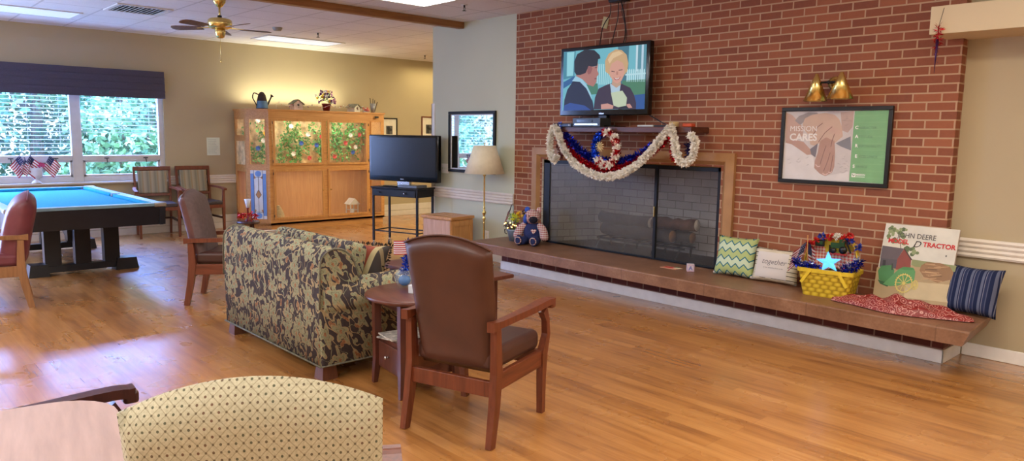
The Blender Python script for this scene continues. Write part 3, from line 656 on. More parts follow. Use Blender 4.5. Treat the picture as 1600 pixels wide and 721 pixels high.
M['pip']=plain('sofa_piping',rgb(110,108,92),.8,0,.2,40)
for x in (-5.43,-3.945): MB(TM).tube([(x,a,b) for a,b in prof[1:-2]],.006,6).build('piping',M['pip'],S)
MB(TM).tube([(-5.43,2.06,.095),(-3.945,2.06,.095)],.006,6).tube([(-3.943,2.065,.095),(-3.943,2.9,.095)],.006,6).build('piping',M['pip'],S)
for sx,x0 in ((1,-4.12),(-1,-5.26)):
    c0=x0+sx*.09; P=[]
    for i in range(13): a=R(-60+300*i/12); P.append((c0+sx*.0+.105*math.cos(a+PI/2-R(90)) if 0 else 0,0))
    # rolled arm profile in xz
    xs=[(x0,.09),(x0,.46),(x0-sx*.01,.52),(x0+sx*.02,.585),(x0+sx*.09,.612),(x0+sx*.17,.590),(x0+sx*.212,.53),(x0+sx*.205,.46),(x0+sx*.18,.43),(x0+sx*.18,.09)]
    q=[(xs[0])]+[(p.x,p.y) for p in smooth_prof(xs[1:-1],5)]+[xs[-1]]
    m=MB(TM); m.prism([(a,2.085,b) for a,b in q],(0,.835,0),True); bmesh.ops.recalc_face_normals(m.bm,faces=m.bm.faces); m.build('arm',M['floral'],S)
MB(TM).b2((-5.25,2.3,.10),(-4.13,2.90,.30),.02).build('seat_base',M['floral'],S)
for a,b in ((-5.24,-4.695),(-4.685,-4.14)): MB(TM).b2((a,2.36,.30),(b,2.95,.44),.035,4).build('seat_cushion',M['floral'],S)
for a,b in ((-5.24,-4.695),(-4.685,-4.14)): MB(TM@MX.Translation(((a+b)/2,2.42,.62))@Euler((R(-12),0,0)).to_matrix().to_4x4()).box((0,0,0),(b-a,.16,.36),None,.05,4).build('back_cushion',M['floral'],S)
for x,y in ((-5.36,2.13),(-4.01,2.13),(-5.36,2.82),(-4.01,2.82)): MB(TM).box((x,y,.05),(.085,.085,.10),(180,0,0),0,taper=1.25).build('foot',M['sofaw'],S)
# throw pillows on the sofa
t=NT('plaid'); o=t.obj(); x,y,z=t.sep(o); fx=t.m2('FRACT',t.m2('ADD',t.m2('DIVIDE',x,.42),.5)); fy=t.m2('FRACT',t.m2('ADD',t.m2('DIVIDE',y,.16),.5))
c=t.ramp(fx,[(0,rgb(60,44,40)),(.18,rgb(150,140,100)),(.24,rgb(70,74,56)),(.36,rgb(128,56,38)),(.62,rgb(136,62,42)),(.72,rgb(168,156,116)),(.8,rgb(50,42,38)),(1,rgb(60,44,40))],'CONSTANT'); c=t.mix(t.m2('MULTIPLY',t.m2('GREATER_THAN',fy,.85),.5),c,rgb(160,140,100)); M['plaid']=t.fin(c,.85)
Q=thing('throw_pillow','red and tan plaid fringed pillow inside the right arm of the floral sofa','pillow',(-4.27,2.54,.62),0)
RM=Euler((R(68),0,R(24))).to_matrix().to_4x4(); m=MB(); cushion(m,.38,.30,.13,RM); m.build('cover',M['plaid'],Q)
fr=MB(); 
for i in range(40):
    a=-.2+.4*i/39
    for q,d in (((a,.145),(0,1)),((a,-.145),(0,-1)),((.185,a*.7),(1,0)),((-.185,a*.7),(-1,0))): fr.leaf(RM@V((q[0],q[1],random.uniform(-.008,.008))),.03,.5,RM.to_3x3()@V((d[0]+random.gauss(0,.3),d[1]+random.gauss(0,.3),random.gauss(0,.4))))
M['fringe']=plain('dark_fringe',rgb(46,36,30),.9); fr.build('fringe',M['fringe'],Q)
Q=thing('throw_pillow','beige pillow with lace edge on the left arm of the floral sofa','pillow',(-5.40,2.36,.66),0)
RM=Euler((R(64),0,R(70))).to_matrix().to_4x4(); M['tanp']=plain('beige_cotton',rgb(128,108,92),.85,0,.1,20); M['lace']=plain('lace',rgb(200,184,170),.8)
m=MB(); cushion(m,.24,.20,.09,RM); m.build('cover',M['tanp'],Q); MB().tube([RM@V(p) for p in [(-.115,-.095,0),(.115,-.095,0),(.115,.095,0),(-.115,.095,0),(-.115,-.095,0)]],.008,6).build('lace_edge',M['lace'],Q)
# ------------------------------------------------------------------ round end table
M['walnut']=wood('reddish_walnut',rgb(84,46,36),rgb(110,62,48),0,.32); M['walnutz']=wood('reddish_walnut_upright',rgb(80,44,34),rgb(106,60,46),2,.38)
E_=thing('end_table','round reddish wood end table with drawer between the sofa and brown armchair','end table',(-3.545,2.475,0),R(-8))
MB().lathe([(0,.547),(.285,.547),(.297,.553),(.30,.562),(.297,.572),(.288,.576),(0,.576)],seg=48).build('tabletop',M['walnut'],E_)
for sx in (-1,1):
    for sy in (-1,1): MB().path([(sx*.185,sy*.185,0),(sx*.172,sy*.172,.16),(sx*.175,sy*.175,.547)],[.028,.042,.042],[.028,.042,.042],up=(0,1,0)).build('leg',M['walnutz'],E_)
MB().b2((-.17,-.165,.49),(.17,.165,.545)).build('apron',M['walnut'],E_)
MB().b2((-.165,-.165,.285),(.165,.165,.30)).build('shelf',M['walnut'],E_)
MB().b2((-.16,-.16,.10),(.16,.16,.285),.002).build('drawer_box',M['walnut'],E_)
d=MB().b2((-.145,-.176,.115),(.145,-.16,.27),.005).build('drawer',M['walnutz'],E_)
kn=MB().cyl((0,-.176,.20),(0,-.19,.20),.006).ball((0,-.197,.20),(.012,.010,.012),10).build('knob',M['steel'],d)
m=MB(); 
M['mag']=plain('magazine_cover',rgb(170,166,160),.4,0,.3,30)
tag(MB().box((0,0,.004),(.20,.26,.008),(0,0,12)).build('magazine',M['mag'],None,0,(-3.60,2.43,.300)),'grey magazine lying lowest on the shelf of the round end table','magazine','magazines on the end table shelf')
tag(MB().box((0,0,.0045),(.20,.27,.008),(0,0,-9)).build('magazine',plain('magazine_light',rgb(205,200,190),.4,0,.25,40),None,0,(-3.59,2.435,.3085)),'pale magazine lying on top on the shelf of the round end table','magazine','magazines on the end table shelf')
# goldfish bowl with tinsel and flag
B=thing('glass_bowl','small glass bowl filled with blue tinsel and a little flag on the end table','vase',(-3.70,2.50,.576))
M['bowl']=glassmat('bowl_glass',rgb(190,210,220),.14,.03)
MB().lathe([(0,.003),(.03,.003),(.05,.02),(.062,.05),(.058,.08),(.042,.098),(.046,.108),(.043,.108),(.039,.098),(.055,.08),(.058,.05),(.046,.022),(.0,.008)],seg=24).build('bowl',M['bowl'],B)
def foil(name,c,rough=.25): return plain(name,c,rough,.75,.15,80)
M['fblue']=foil('blue_foil',rgb(40,90,210)); M['fred']=foil('red_foil',rgb(190,24,40)); M['fsilver']=foil('silver_foil',rgb(205,210,220)); M['fdblue']=foil('deep_blue_foil',rgb(36,50,170))
M['blueball']=plain('blue_gloss',rgb(30,120,205),.15,0,.03)
MB().ball((0,0,.04),(.038,.038,.034),14).build('ball',M['blueball'],B)
m=MB(); fluff(m,[(0,0,.03),(0,0,.07),(.01,0,.12),(.015,.005,.2),(.02,.01,.28)],.03,1500,.036,.25,.004); m.build('tinsel',M['fblue'],B)
m=MB(); fluff(m,[(-.02,0,.06),(-.03,0,.10)],.03,700,.028,.3); m.build('tinsel',M['fsilver'],B)
m=MB(); flag(m,lambda u,v:(-.02+.03*math.sin(u*5)-.11*u+.10,.035*math.sin(u*6)-.02*u,.215+.085*v-.02*u),8); m.build('flag',None,B)
MB().tube([(.085,.0,.10),(.085,.0,.312)],.0025,6).build('flag_stick',M['black'],B)
tag(MB().b2((-.06,-.045,0),(.06,.045,.05),.004).build('tissue_box',plain('white_card',rgb(215,222,230),.5,0,.02),None,0,(-3.485,2.47,.576),R(20)),'small white box on the round end table behind the brown armchair','box')
# coffee table
K=thing('coffee_table','low reddish brown coffee table in front of the sofa','coffee table',(-4.63,3.49,0),R(2))
MB().b2((-.56,-.25,.42),(.56,.25,.45),.006).build('tabletop',M['walnut'],K)
MB().b2((-.38,-.20,.20),(.36,.20,.42),.004).build('cabinet_body',M['walnut'],K)
for sx in (-1,1):
    for sy in (-1,1): MB().b2((sx*.37-.03,sy*.20-.03,0),(sx*.37+.03,sy*.20+.03,.42),.004).build('leg',M['walnutz'],K)
# ------------------------------------------------------------------ rolling cart and television
ca=R(18); FL=V((-8.34,5.13,0)); cx=V((math.cos(ca),math.sin(ca),0)); cy_=V((-math.sin(ca),math.cos(ca),0)); cc=FL+cx*.37+cy_*.18
CT=thing('media_cart','black metal rolling cart with a drawer standing before the pale wall','cart',(cc.x,cc.y,0),ca)
m=MB().b2((-.37,-.18,.70),(.37,.18,.80),.006); m.build('cart_top',M['blackm'],CT)
MB().b2((-.385,-.19,.80),(.385,.19,.822),.006).build('tray',M['blackm'],CT)
dr=MB().b2((-.34,-.19,.705),(.34,-.179,.79),.004).build('drawer',M['blackm'],CT); MB().cyl((.18,-.19,.75),(.18,-.205,.75),.006).ball((.18,-.21,.75),.013,10).build('knob',M['steel'],dr); MB().cyl((-.22,-.19,.75),(-.22,-.205,.75),.006).ball((-.22,-.21,.75),.011,10).build('knob',M['black'],dr)
for sx in (-1,1):
    for sy in (-1,1):
        MB().b2((sx*.355-.012,sy*.165-.012,.11),(sx*.355+.012,sy*.165+.012,.70)).build('leg',M['blackm'],CT)
        c_=MB().cyl((sx*.355,sy*.165,.11),(sx*.355,sy*.165,.07),.012); c_.b2((sx*.355-.014,sy*.165-.02,.03),(sx*.355-.010,sy*.165+.02,.08)).b2((sx*.355+.010,sy*.165-.02,.03),(sx*.355+.014,sy*.165+.02,.08)); cs=c_.build('caster',M['steel'],CT)
        MB().cyl((sx*.355-.009,sy*.165,.035),(sx*.355+.009,sy*.165,.035),.034,seg=20).build('wheel',M['black'],cs)
m=MB()
for sy in (-1,1): m.b2((-.355,sy*.165-.005,.235),(.355,sy*.165+.005,.25))
for sx in (-1,1): m.b2((sx*.355-.005,-.165,.235),(sx*.355+.005,.165,.25))
m.build('lower_rail',M['blackm'],CT)
tag(MB().b2((-.15,-.11,0),(.15,.11,.035),.004).b2((-.13,-.113,.010),(-.02,-.11,.026)).build('media_player',plain('silver_player',rgb(110,116,122),.3,.5,.03),None,0,(cc.x+.215,cc.y+.00,.822),ca),'slim grey media player on the cart beside the television foot','media player')
TV=thing('television','large flat television switched off on the black cart','television',(cc.x,cc.y+.02,.822),ca)
M['gloss']=plain('gloss_black',rgb(10,10,12),.12,0,.02); M['screen']=plain('dark_screen',rgb(14,18,20),.22,0,.02)
MB().b2((-.548,-.045,.068),(.572,.03,.668),.012,3).build('bezel',M['gloss'],TV)
MB().b2((-.51,-.048,.135),(.535,-.044,.635)).build('screen',M['screen'],TV)
MB().b2((-.3,.03,.15),(.3,.09,.55),.02).build('rear_housing',M['black'],TV)
MB().b2((-.10,-.02,.012),(.10,.03,.075),.004).build('neck',M['steel'],TV); MB().b2((-.26,-.12,.0),(.04,.12,.014),.006).build('stand',M['gloss'],TV)
MB(frameM((0,-.0465,.10),(1,0,0),(0,0,1))).use(M['steel']).rect(-.025,-.006,.025,.006).build('badge',None,TV)
# oak box in front of hearth
BX=thing('wooden_box','light oak box with a lid and panelled sides beside the floor lamp','box',(-6.985,5.345,0),R(8))
M['pinkoak']=wood('pale_lit_oak',rgb(186,142,112),rgb(214,174,146),2,.5)  # paler pink puts the light on the front face into the colour
MB().b2((-.235,-.185,0),(.235,.185,.515),.003).build('body',M['oak'],BX)
MB().b2((-.25,-.20,.515),(.25,.20,.55),.005).build('lid',M['oakx'],BX)
MB().b2((-.22,-.192,.02),(.22,-.185,.505),.002).build('front_panel',M['pinkoak'],BX)
m=MB(); m.b2((.235,-.175,.02),(.245,-.13,.50)).b2((.235,.13,.02),(.245,.175,.50)).b2((.235,-.13,.44),(.245,.13,.50)).b2((.235,-.13,.02),(.245,.13,.08)); m.build('panel_moulding',M['oak'],BX)
m=MB(); 
for yy in (-.06,.07): m.b2((-.24,yy-.006,.549),(.24,yy+.006,.553))
m.build('lid_slat',M['pinkoak'],BX)
# floor lamp
LP=thing('floor_lamp','brass floor lamp with a cream shade beside the brick wall','floor lamp',(-6.50,5.50,0))
MB().lathe([(0,0),(.12,0),(.125,.012),(.10,.022),(.04,.03),(.02,.05),(.012,.07)],seg=28).build('base',M['brass'],LP)
MB().lathe([(.010,.06),(.010,.48),(.016,.49),(.010,.50),(.013,.52),(.022,.54),(.013,.56),(.010,.57),(.018,.59),(.026,.61),(.018,.63),(.010,.64),(.014,.66),(.010,.68),(.010,1.03),(.02,1.04),(.014,1.06),(.008,1.08),(.008,1.37),(.0,1.37)],seg=14).build('pole',M['brass'],LP)
t=NT('lamp_shade_fabric'); t.fin(t.ramp(t.noise(t.obj(),20),[(.3,rgb(234,226,196)),(.7,rgb(244,236,208))]),.8); t.b.inputs['Subsurface Weight'].default_value=0; M['lshade']=t.m
MB().lathe([(.228,1.065),(.232,1.065),(.128,1.385),(.124,1.385),(.228,1.068)],seg=36).build('lamp_shade',M['lshade'],LP)
MB().tube([(0,0,1.385),(0,0,1.405)],.006,8).ball((0,0,1.41),.010,8).build('finial',M['brass'],LP); MB().tube([(-.125,0,1.38),(0,0,1.372),(.125,0,1.38)],.003,6).build('shade_spider',M['brass'],LP)
# mirror
MR=thing('wall_mirror','dark-framed mirror on the pale green wall reflecting the window','mirror',(-7.02,YB,1.415))
t=NT('mirror_glass'); t.fin(t.ramp(t.noise(t.obj(),2),[(0,rgb(235,242,240)),(1,rgb(235,242,240))]),.02,1); M['mirror']=t.m
m=MB(); w_,h_,e=.447,.375,.036
for a,b in (((-w_,-.03,-h_),(w_,0,-h_+e)),((-w_,-.03,h_-e),(w_,0,h_)),((-w_,-.03,-h_+e),(-w_+e,0,h_-e)),((w_-e,-.03,-h_+e),(w_,0,h_-e))): m.b2(a,b,.004)
m.build('frame',M['blackm'],MR); MB().b2((-w_+e,-.012,-h_+e),(w_-e,-.004,h_-e)).build('glass',M['mirror'],MR)
m=MB(); e2=.05
for a,b in (((-w_+e,-.016,-h_+e),(w_-e,-.012,-h_+e2)),((-w_+e,-.016,h_-e2),(w_-e,-.012,h_-e)),((-w_+e,-.016,-h_+e2),(-w_+e2,-.012,h_-e2)),((w_-e2,-.016,-h_+e2),(w_-e,-.012,h_-e2))): m.b2(a,b)
m.build('liner',M['milk'],MR)
def plate(x,y,z,w,h,label,cat,n=2,face='y'):
    t=thing('switch_plate' if cat=='light switch' else 'power_outlet',label,cat,(x,y,z)); MB().b2((-w/2,-.006,-h/2),(w/2,0,h/2),.002).build('plate',M['white'],t)
    for i in range(n):
        xx=(i-(n-1)/2)*.046 if cat=='light switch' else 0; zz=0 if cat=='light switch' else (i-.5)*.04; MB().b2((xx-.008,-.012,zz-.014),(xx+.008,-.006,zz+.014),.002).build('switch_toggle' if cat=='light switch' else 'socket',M['paper'] if cat=='light switch' else M['lshade'],t)
plate(-7.555,YB,1.075,.165,.12,'wide pale switch plate on the green wall left of the mirror','light switch',3)
plate(-6.72,YB,.30,.075,.115,'white power outlet low on the wall behind the floor lamp','outlet')
# ------------------------------------------------------------------ oak display cabinet (indoor aviary)
CO=V((-11.1,5.7,0)); CB=thing('display_cabinet','large oak display cabinet with glass doors and flowered vines inside','cabinet',tuple(CO)); TC=MX.Translation(-CO)
XF=-10.75; Y0,Y1=4.83,6.86; XB=XW+.02; YC=4.60; XC=-11.05; ZT=1.85
foot=[(XF,Y0),(XF,Y1),(XB,Y1),(XB,YC),(XC,YC)]
def slab(m,z0,z1,gr=0):
    cx=sum(p[0] for p in foot)/5; cy=sum(p[1] for p in foot)/5
    P=[(p[0]+(gr if p[0]>-11.3 else 0),p[1]+(gr if p[1]>6 else -gr if p[1]<5 else 0),z0) for p in foot]; m.prism(P,(0,0,z1-z0)); return m
def fixn(m): bmesh.ops.recalc_face_normals(m.bm,faces=m.bm.faces); return m
fixn(slab(MB(TC),0,.085,-.02)).build('plinth',M['oakx'],CB); fixn(slab(MB(TC),.085,.115)).build('floor_board',M['oakx'],CB)
fixn(slab(MB(TC),ZT-.025,ZT,.015)).build('top_board',M['oakx'],CB); fixn(slab(MB(TC),.95,.985,-.01)).build('middle_shelf',M['oakx'],CB)
M['oakin']=wood('cabinet_back_wood',rgb(206,150,92),rgb(226,172,112),2,.5); M['sandb']=plain('sand_backdrop',rgb(226,194,146),.9,0,.2,9,.3)
MB(TC).b2((XB-.01,YC+.01,.115),(XB+.01,Y1-.02,.95)).build('back_panel',M['oakin'],CB)
m=MB(TC); 
def rock(u,v): y=YC+.01+(Y1-YC-.03)*u; z=.985+(ZT-.025-.985)*v; return (XB+.05+.03*math.sin(17*y+5*z)*math.sin(23*z+3*y)+.02*math.sin(41*y+31*z),y,z)
m.surf(rock,60,26).build('backdrop',M['sandb'],CB)
MB(TC).b2((XB,Y1-.02,.085),(XF-.02,Y1,ZT-.02)).build('side_panel',M['oakx'],CB)
# face frames (vertical planes given by two plan points)
def stile(m,a,b,s0,s1,z0,z1,th=.028):
    a,b=V((*a,0)),V((*b,0)); d=(b-a).normalized(); n=V((-d.y,d.x,0))*th
    p=a+d*s0;q=a+d*s1; m.prism([p+V((0,0,z0)),q+V((0,0,z0)),q+V((0,0,z1)),p+V((0,0,z1))],n); return m
A_,B_=(XF,Y0),(XF,Y1); Wf=Y1-Y0
m=MB(TC)
for s0,s1 in ((0,.05),(.905,.965),(1.72,1.76),(Wf-.055,Wf)): stile(m,A_,B_,s0,s1,.085,ZT-.02)
for z0,z1 in ((.085,.17),(.935,1.0),(1.70,ZT-.02)): stile(m,A_,B_,.05,.905,z0,z1); stile(m,A_,B_,.965,1.72,z0,z1); stile(m,A_,B_,1.76,Wf-.055,z0,z1)
fixn(m).build('face_frame',M['oakx'],CB)
def door(a,b,s0,s1,z0,z1,e=.032,th=.02,off=.018,name='door',hinge=None,glass=True,mat=None):
    A,B=V((*a,0)),V((*b,0)); d=(B-A).normalized(); n=V((d.y,-d.x,0))*off; a2=(A+n)[:2]; b2=(B+n)[:2]; m=MB(TC)
    stile(m,a2,b2,s0,s0+e,z0,z1,th);stile(m,a2,b2,s1-e,s1,z0,z1,th);stile(m,a2,b2,s0+e,s1-e,z0,z0+e,th);stile(m,a2,b2,s0+e,s1-e,z1-e,z1,th)
    o=fixn(m).build(name,mat or M['oak'],CB)
    if glass: fixn(stile(MB(TC),(A+n*.5)[:2],(B+n*.5)[:2],s0+e*.8,s1-e*.8,z0+e*.8,z1-e*.8,.004)).build('glass_pane',M['case_glass'],o)
    if hinge is not None:
        for zz in (z0+.06,z1-.06):
            p=A+n*1.2+d*(s0-.004 if hinge==0 else s1+.004); MB(TC).cyl((p.x,p.y,zz-.02),(p.x,p.y,zz+.02),.006,seg=8).build('hinge',M['black'],o)
    return o
door(A_,B_,.055,.90,1.0,1.705,hinge=0); door(A_,B_,.97,1.715,1.0,1.705,hinge=1); door(A_,B_,.055,.90,.165,.935,hinge=0); d4=door(A_,B_,.97,1.715,.165,.935,hinge=1)
door(A_,B_,1.765,Wf-.06,1.0,1.705,e=.012); door(A_,B_,1.765,Wf-.06,.165,.935,e=.012)
MB(TC).box((XF+.035,6.70,1.775),(.012,.07,.03)).build('name_plate',M['black'],CB)
for y,z in ((5.70,.60),(5.84,.60)): MB(TC).cyl((XF+.02,y,z),(XF+.035,y,z),.01,seg=10).build('knob',M['brass'],CB)
# chamfered corner and side
C_=(XC,YC); D_=(XB,YC); Lc=math.hypot(XF-XC,Y0-YC); m=MB(TC)
for s0,s1 in ((0,.05),(Lc-.05,Lc)): stile(m,C_,A_,s0,s1,.085,ZT-.02)
for z0,z1 in ((.085,.17),(.935,1.0),(1.70,ZT-.02)): stile(m,C_,A_,.05,Lc-.05,z0,z1)
Ls=XC-XB
for s0,s1 in ((0,.06),(Ls-.05,Ls)): stile(m,D_,C_,s0,s1,.085,ZT-.02)
for z0,z1 in ((.085,.17),(.90,1.0),(1.36,1.44),(1.70,ZT-.02)): stile(m,D_,C_,.06,Ls-.05,z0,z1)
fixn(m).build('corner_frame',M['oakx'],CB)
door(C_,A_,.05,Lc-.05,1.0,1.705,e=.012,off=.004); 
sg=door(C_,A_,.05,Lc-.05,.165,.935,e=.012,off=.004,glass=False,name='stained_glass_panel')
# stained glass picture
u=V((XF-XC,Y0-YC,0)).normalized(); nrm=V((u.y,-u.x,0)); o0=V((XC,YC,.177))+u*.06+nrm*.006-CO; w_=Lc-.12; h_=.745
m=MB(frameM(o0,u,(0,0,1))); cb=flat(110,150,205,.3); cw=flat(222,224,220,.3); cn=flat(190,140,90,.3); cl=flat(60,60,66)
m.use(cw).rect(0,0,w_,h_); m.use(cb).rect(0,.05,w_*.22,h_-.05,.001).rect(w_*.78,.05,w_,h_-.05,.001)
m.use(cn).poly([(w_*.5,h_*.42),(w_*.68,h_*.5),(w_*.5,h_*.6),(w_*.32,h_*.5)],.0015).poly([(w_*.2,h_*.1),(w_*.35,h_*.18),(w_*.25,h_*.2)],.0015).poly([(w_*.8,h_*.1),(w_*.65,h_*.18),(w_*.75,h_*.2)],.0015).poly([(w_*.2,h_*.92),(w_*.35,h_*.84),(w_*.22,h_*.82)],.0015).poly([(w_*.8,h_*.92),(w_*.65,h_*.84),(w_*.78,h_*.82)],.0015)
m.use(cb).disc(w_*.5,h_*.07,w_*.2,.0015,ry=h_*.06).disc(w_*.5,h_*.93,w_*.2,.0015,ry=h_*.06)
m.use(cl)
for pts in ([(w_*.22,0),(w_*.22,h_)],[(w_*.78,0),(w_*.78,h_)],[(w_*.5,.1),(w_*.5,h_*.42)],[(w_*.5,h_*.6),(w_*.5,h_-.1)],[(w_*.32,h_*.5),(w_*.5,h_*.6),(w_*.68,h_*.5),(w_*.5,h_*.42),(w_*.32,h_*.5)],[(w_*.22,h_*.14),(w_*.78,h_*.14)],[(w_*.22,h_*.86),(w_*.78,h_*.86)]): m.line(pts,.006,.002)
m.build('leaded_glass',None,sg)
door(D_,C_,.06,Ls-.05,1.44,1.705,e=.01,off=.004); door(D_,C_,.06,Ls-.05,.165,.905,e=.01,off=.004)
m=MB(TC); stile(m,D_,C_,.06,Ls-.05,1.0,1.36,.004); fixn(m).build('etched_panel',M['sandb'],CB)
# vines and flowers inside
VN=thing('vine_garland','green vines with red, white and blue blossoms covering the upper back of the oak cabinet','plants',(-11.3,5.7,.99)); TV_=MX.Translation(-V((-11.3,5.7,.99)))
M['vleaf']=plain('vine_leaves',rgb(84,160,80),.6,0,.2,14); M['vleaf2']=plain('vine_leaves_light',rgb(130,182,104),.6,0,.2,14)
m=MB(TV_)
for k in range(70):
    y=random.uniform(4.68,6.78); z=random.uniform(1.25,1.78); L=random.uniform(.15,.55); yy=y
    while L>0:
        z-=.018;L-=.018;yy+=random.gauss(0,.012)
        if z<1.02: break
        for _ in range(2):
            m.use(M['vleaf'] if random.random()<.6 else M['vleaf2']); m.leaf((-11.34+random.random()*.07,min(6.8,max(4.64,yy+random.gauss(0,.02))),z),random.uniform(.03,.06),.75,(random.uniform(.2,1),random.gauss(0,1),random.gauss(0,1)))
m.build('vines',None,VN)
FC={'w':plain('white_petals',rgb(235,235,228),.6,0,.02),'r':plain('red_petals',rgb(205,70,72),.6,0,.05),'b':plain('blue_petals',rgb(40,90,190),.6,0,.05),'y':plain('yellow_petals',rgb(240,196,40),.6,0,.04)}
for c,y,z in (('w',5.43,1.60),('w',5.72,1.47),('r',5.96,1.44),('b',5.6,1.33),('b',5.87,1.3),('w',5.46,1.16),('r',5.74,1.09),('w',6.51,1.47),('r',6.68,1.48),('r',6.41,1.34),('w',6.6,1.27),('b',6.55,1.18),('r',6.2,1.11),('r',5.01,1.56),('y',5.0,1.48),('w',4.96,1.37),('b',4.87,1.25),('w',4.88,1.68)):
    m=MB(TV_@frameM((-11.25,y,z),(0,1,0),(0,0,1)))
    for r_,n,h in ((.045,7,.0),(.032,6,.012),(.018,5,.022)):
        for q in range(n):
            a=6.283*q/n+r_*50; m.surf(lambda u,v:((r_*u)*math.cos(a)+(v-.5)*r_*1.1*math.sin(PI*min(1,u+.15))*-math.sin(a),(r_*u)*math.sin(a)+(v-.5)*r_*1.1*math.sin(PI*min(1,u+.15))*math.cos(a),h+.012*u*u),3,2)
    m.build('flower',FC[c],VN)
# skep and lantern
SK=thing('straw_beehive','small woven straw beehive inside the lower left cabinet door','ornament',(-11.0,5.065,.115)); M['straw']=plain('straw',rgb(206,182,134),.8,0,.1,40)
m=MB(); pr_=[(0,.0)]; n=8
for i in range(n): 
    zz=.025+.03*i; rr_=.10*math.cos((i+.2)/n*1.45)**.8; pr_+=[(rr_-.006,zz-.015),(rr_+.003,zz)]
pr_+=[(.0,.25)]
m.lathe(pr_,seg=24).build('woven_coils',M['straw'],SK); MB().cyl((.085,-.02,.035),(.102,-.024,.035),.014,seg=10).build('entrance_hole',M['black'],SK)
LT=thing('lantern','small white house-shaped lantern inside the lower right cabinet door','lantern',(-11.0,6.38,.115)); M['wmetal']=plain('white_metal',rgb(214,212,204),.4,.2,.04)
m=MB(); m.b2((-.085,-.085,0),(.085,.085,.02),.003)
for sx in (-1,1):
    for sy in (-1,1): m.b2((sx*.07-.008,sy*.07-.008,.02),(sx*.07+.008,sy*.07+.008,.20))
    m.b2((-.078,sx*.07-.005,.10),(.078,sx*.07+.005,.108)).b2((sx*.07-.005,-.078,.10),(sx*.07+.005,.078,.108))
m.build('frame',M['wmetal'],LT); fixn(MB().prism([(-.10,-.10,.20),(-.10,.10,.20),(-.10,0,.30)],(.20,0,0))).build('roof',M['wmetal'],LT); MB().cyl((0,0,.02),(0,0,.12),.03).build('candle',M['milk'],LT)
l=area('cabinet_light',(-11.05,5.75,1.80),.25,16,(1,.95,.80),(0,0,0),1.8); l2=area('cabinet_light',(-11.05,5.75,.93),.2,5,(1,.9,.7),(0,0,0),1.7)
# ------------------------------------------------------------------ on top of the cabinet
TZ=ZT
W=thing('watering_can','dark metal watering can with a blue front at the left end of the cabinet top','watering can',(-10.98,4.84,TZ),R(90))
M['dmetal']=plain('dark_tin',rgb(56,40,40),.45,.5,.08); M['bluep']=plain('blue_enamel',rgb(84,126,160),.4,0,.08)
MB().lathe([(0,0),(.085,0),(.088,.01),(.075,.12),(.055,.21),(.03,.25),(0,.262)],seg=20).build('body',M['dmetal'],W)
MB().lathe([(.090,.012),(.082,.08),(.078,.12)],seg=20,a0=PI,a1=2*PI).build('blue_band',M['bluep'],W)
MB().tube([(.06,0,.04),(.10,0,.09),(.15,0,.19)],[.02,.015,.011],8).lathe([(.010,0),(.03,.03),(.0,.034)],(0,0,0),12,L=MX.Translation((.145,0,.185))@Euler((0,R(38),0)).to_matrix().to_4x4()).build('spout',M['dmetal'],W)
MB().tube(catmull([(-.04,0,.21),(-.12,0,.235),(-.145,0,.17),(-.11,0,.10),(-.082,0,.05)],5),.009,8).build('handle',M['dmetal'],W)
def birdhouse(x,y,w,h,label,mc,mr,rot=0):
    t=thing('birdhouse',label,'birdhouse',(x,y,TZ),rot); hw=w/2
    fixn(MB().prism([(-hw*.9,-hw,0),(-hw*.9,hw,0),(-hw*.9,hw,h*.6),(-hw*.9,0,h*.93),(-hw*.9,-hw,h*.6)],(hw*1.8,0,0))).build('house',mc,t)
    m=MB()
    for s in (-1,1): m.bar((0,0,h*.96),(0,s*hw*1.3,h*.55),hw*2.3,.008,up=(1,0,0)) if 0 else m.prism([(-hw*1.15,0,h*.94),(-hw*1.15,s*hw*1.35,h*.52),(-hw*1.15,s*hw*1.35,h*.57),(-hw*1.15,0,h*1.0)],(hw*2.3,0,0))
    fixn(m).build('roof',mr,t); MB().cyl((hw*.9,0,h*.5),(hw*.93,0,h*.5),w*.12,seg=14).build('entry_hole',M['black'],t); MB().cyl((hw*.9,0,h*.3),(hw*1.2,0,h*.3),w*.03,seg=8).build('perch',mr,t)
birdhouse(-10.98,5.40,.15,.17,'small pinkish birdhouse on the cabinet top, left of the flower pot',plain('pink_wood',rgb(214,190,184),.7,0,.1,20),plain('grey_shingle',rgb(110,108,92),.8,0,.2,30))
birdhouse(-10.98,6.42,.16,.14,'small white cottage birdhouse on the cabinet top, right of the flower pot',plain('white_wood',rgb(222,222,214),.7,0,.05,20),plain('grey_roof',rgb(128,126,112),.8,0,.2,30),R(25))
FP=thing('flower_pot','dark red pot of purple and yellow flowers in the middle of the cabinet top','potted flowers',(-10.98,5.92,TZ))
M['dred']=plain('dark_red_pot',rgb(110,22,30),.35,0,.05); MB().lathe([(0,0),(.05,0),(.068,.10),(.075,.105),(.075,.125),(.065,.125),(.06,.10),(0,.095)],seg=20).build('pot',M['dred'],FP)
pm=[plain('purple_petals',rgb(110,50,130),.6,0,.2,30),plain('mauve_petals',rgb(190,130,180),.6,0,.2,30),FC['y'],M['vleaf'],FC['w'],plain('deep_purple',rgb(70,30,90),.6,0,.2,30)]
m=MB(); blo=MB()
for k in range(46):
    a=random.random()*6.28; e=random.uniform(.2,1.45); L=random.uniform(.12,.24); p=V((math.cos(a)*math.cos(e)*L*.8,math.sin(a)*math.cos(e)*L*.9,.11+math.sin(e)*L))
    m.use(M['vleaf']); m.leaf(p*.7+V((0,0,.03)),.05,.4)
    blo.use(pm[[0,0,1,1,5,4,3,2][k%8]] if p.y>-.05 else pm[[2,0,4][k%3]])
    for q in range(7): blo.leaf(p,.035,.8)
m.build('leaves',None,FP); blo.build('blossoms',None,FP)
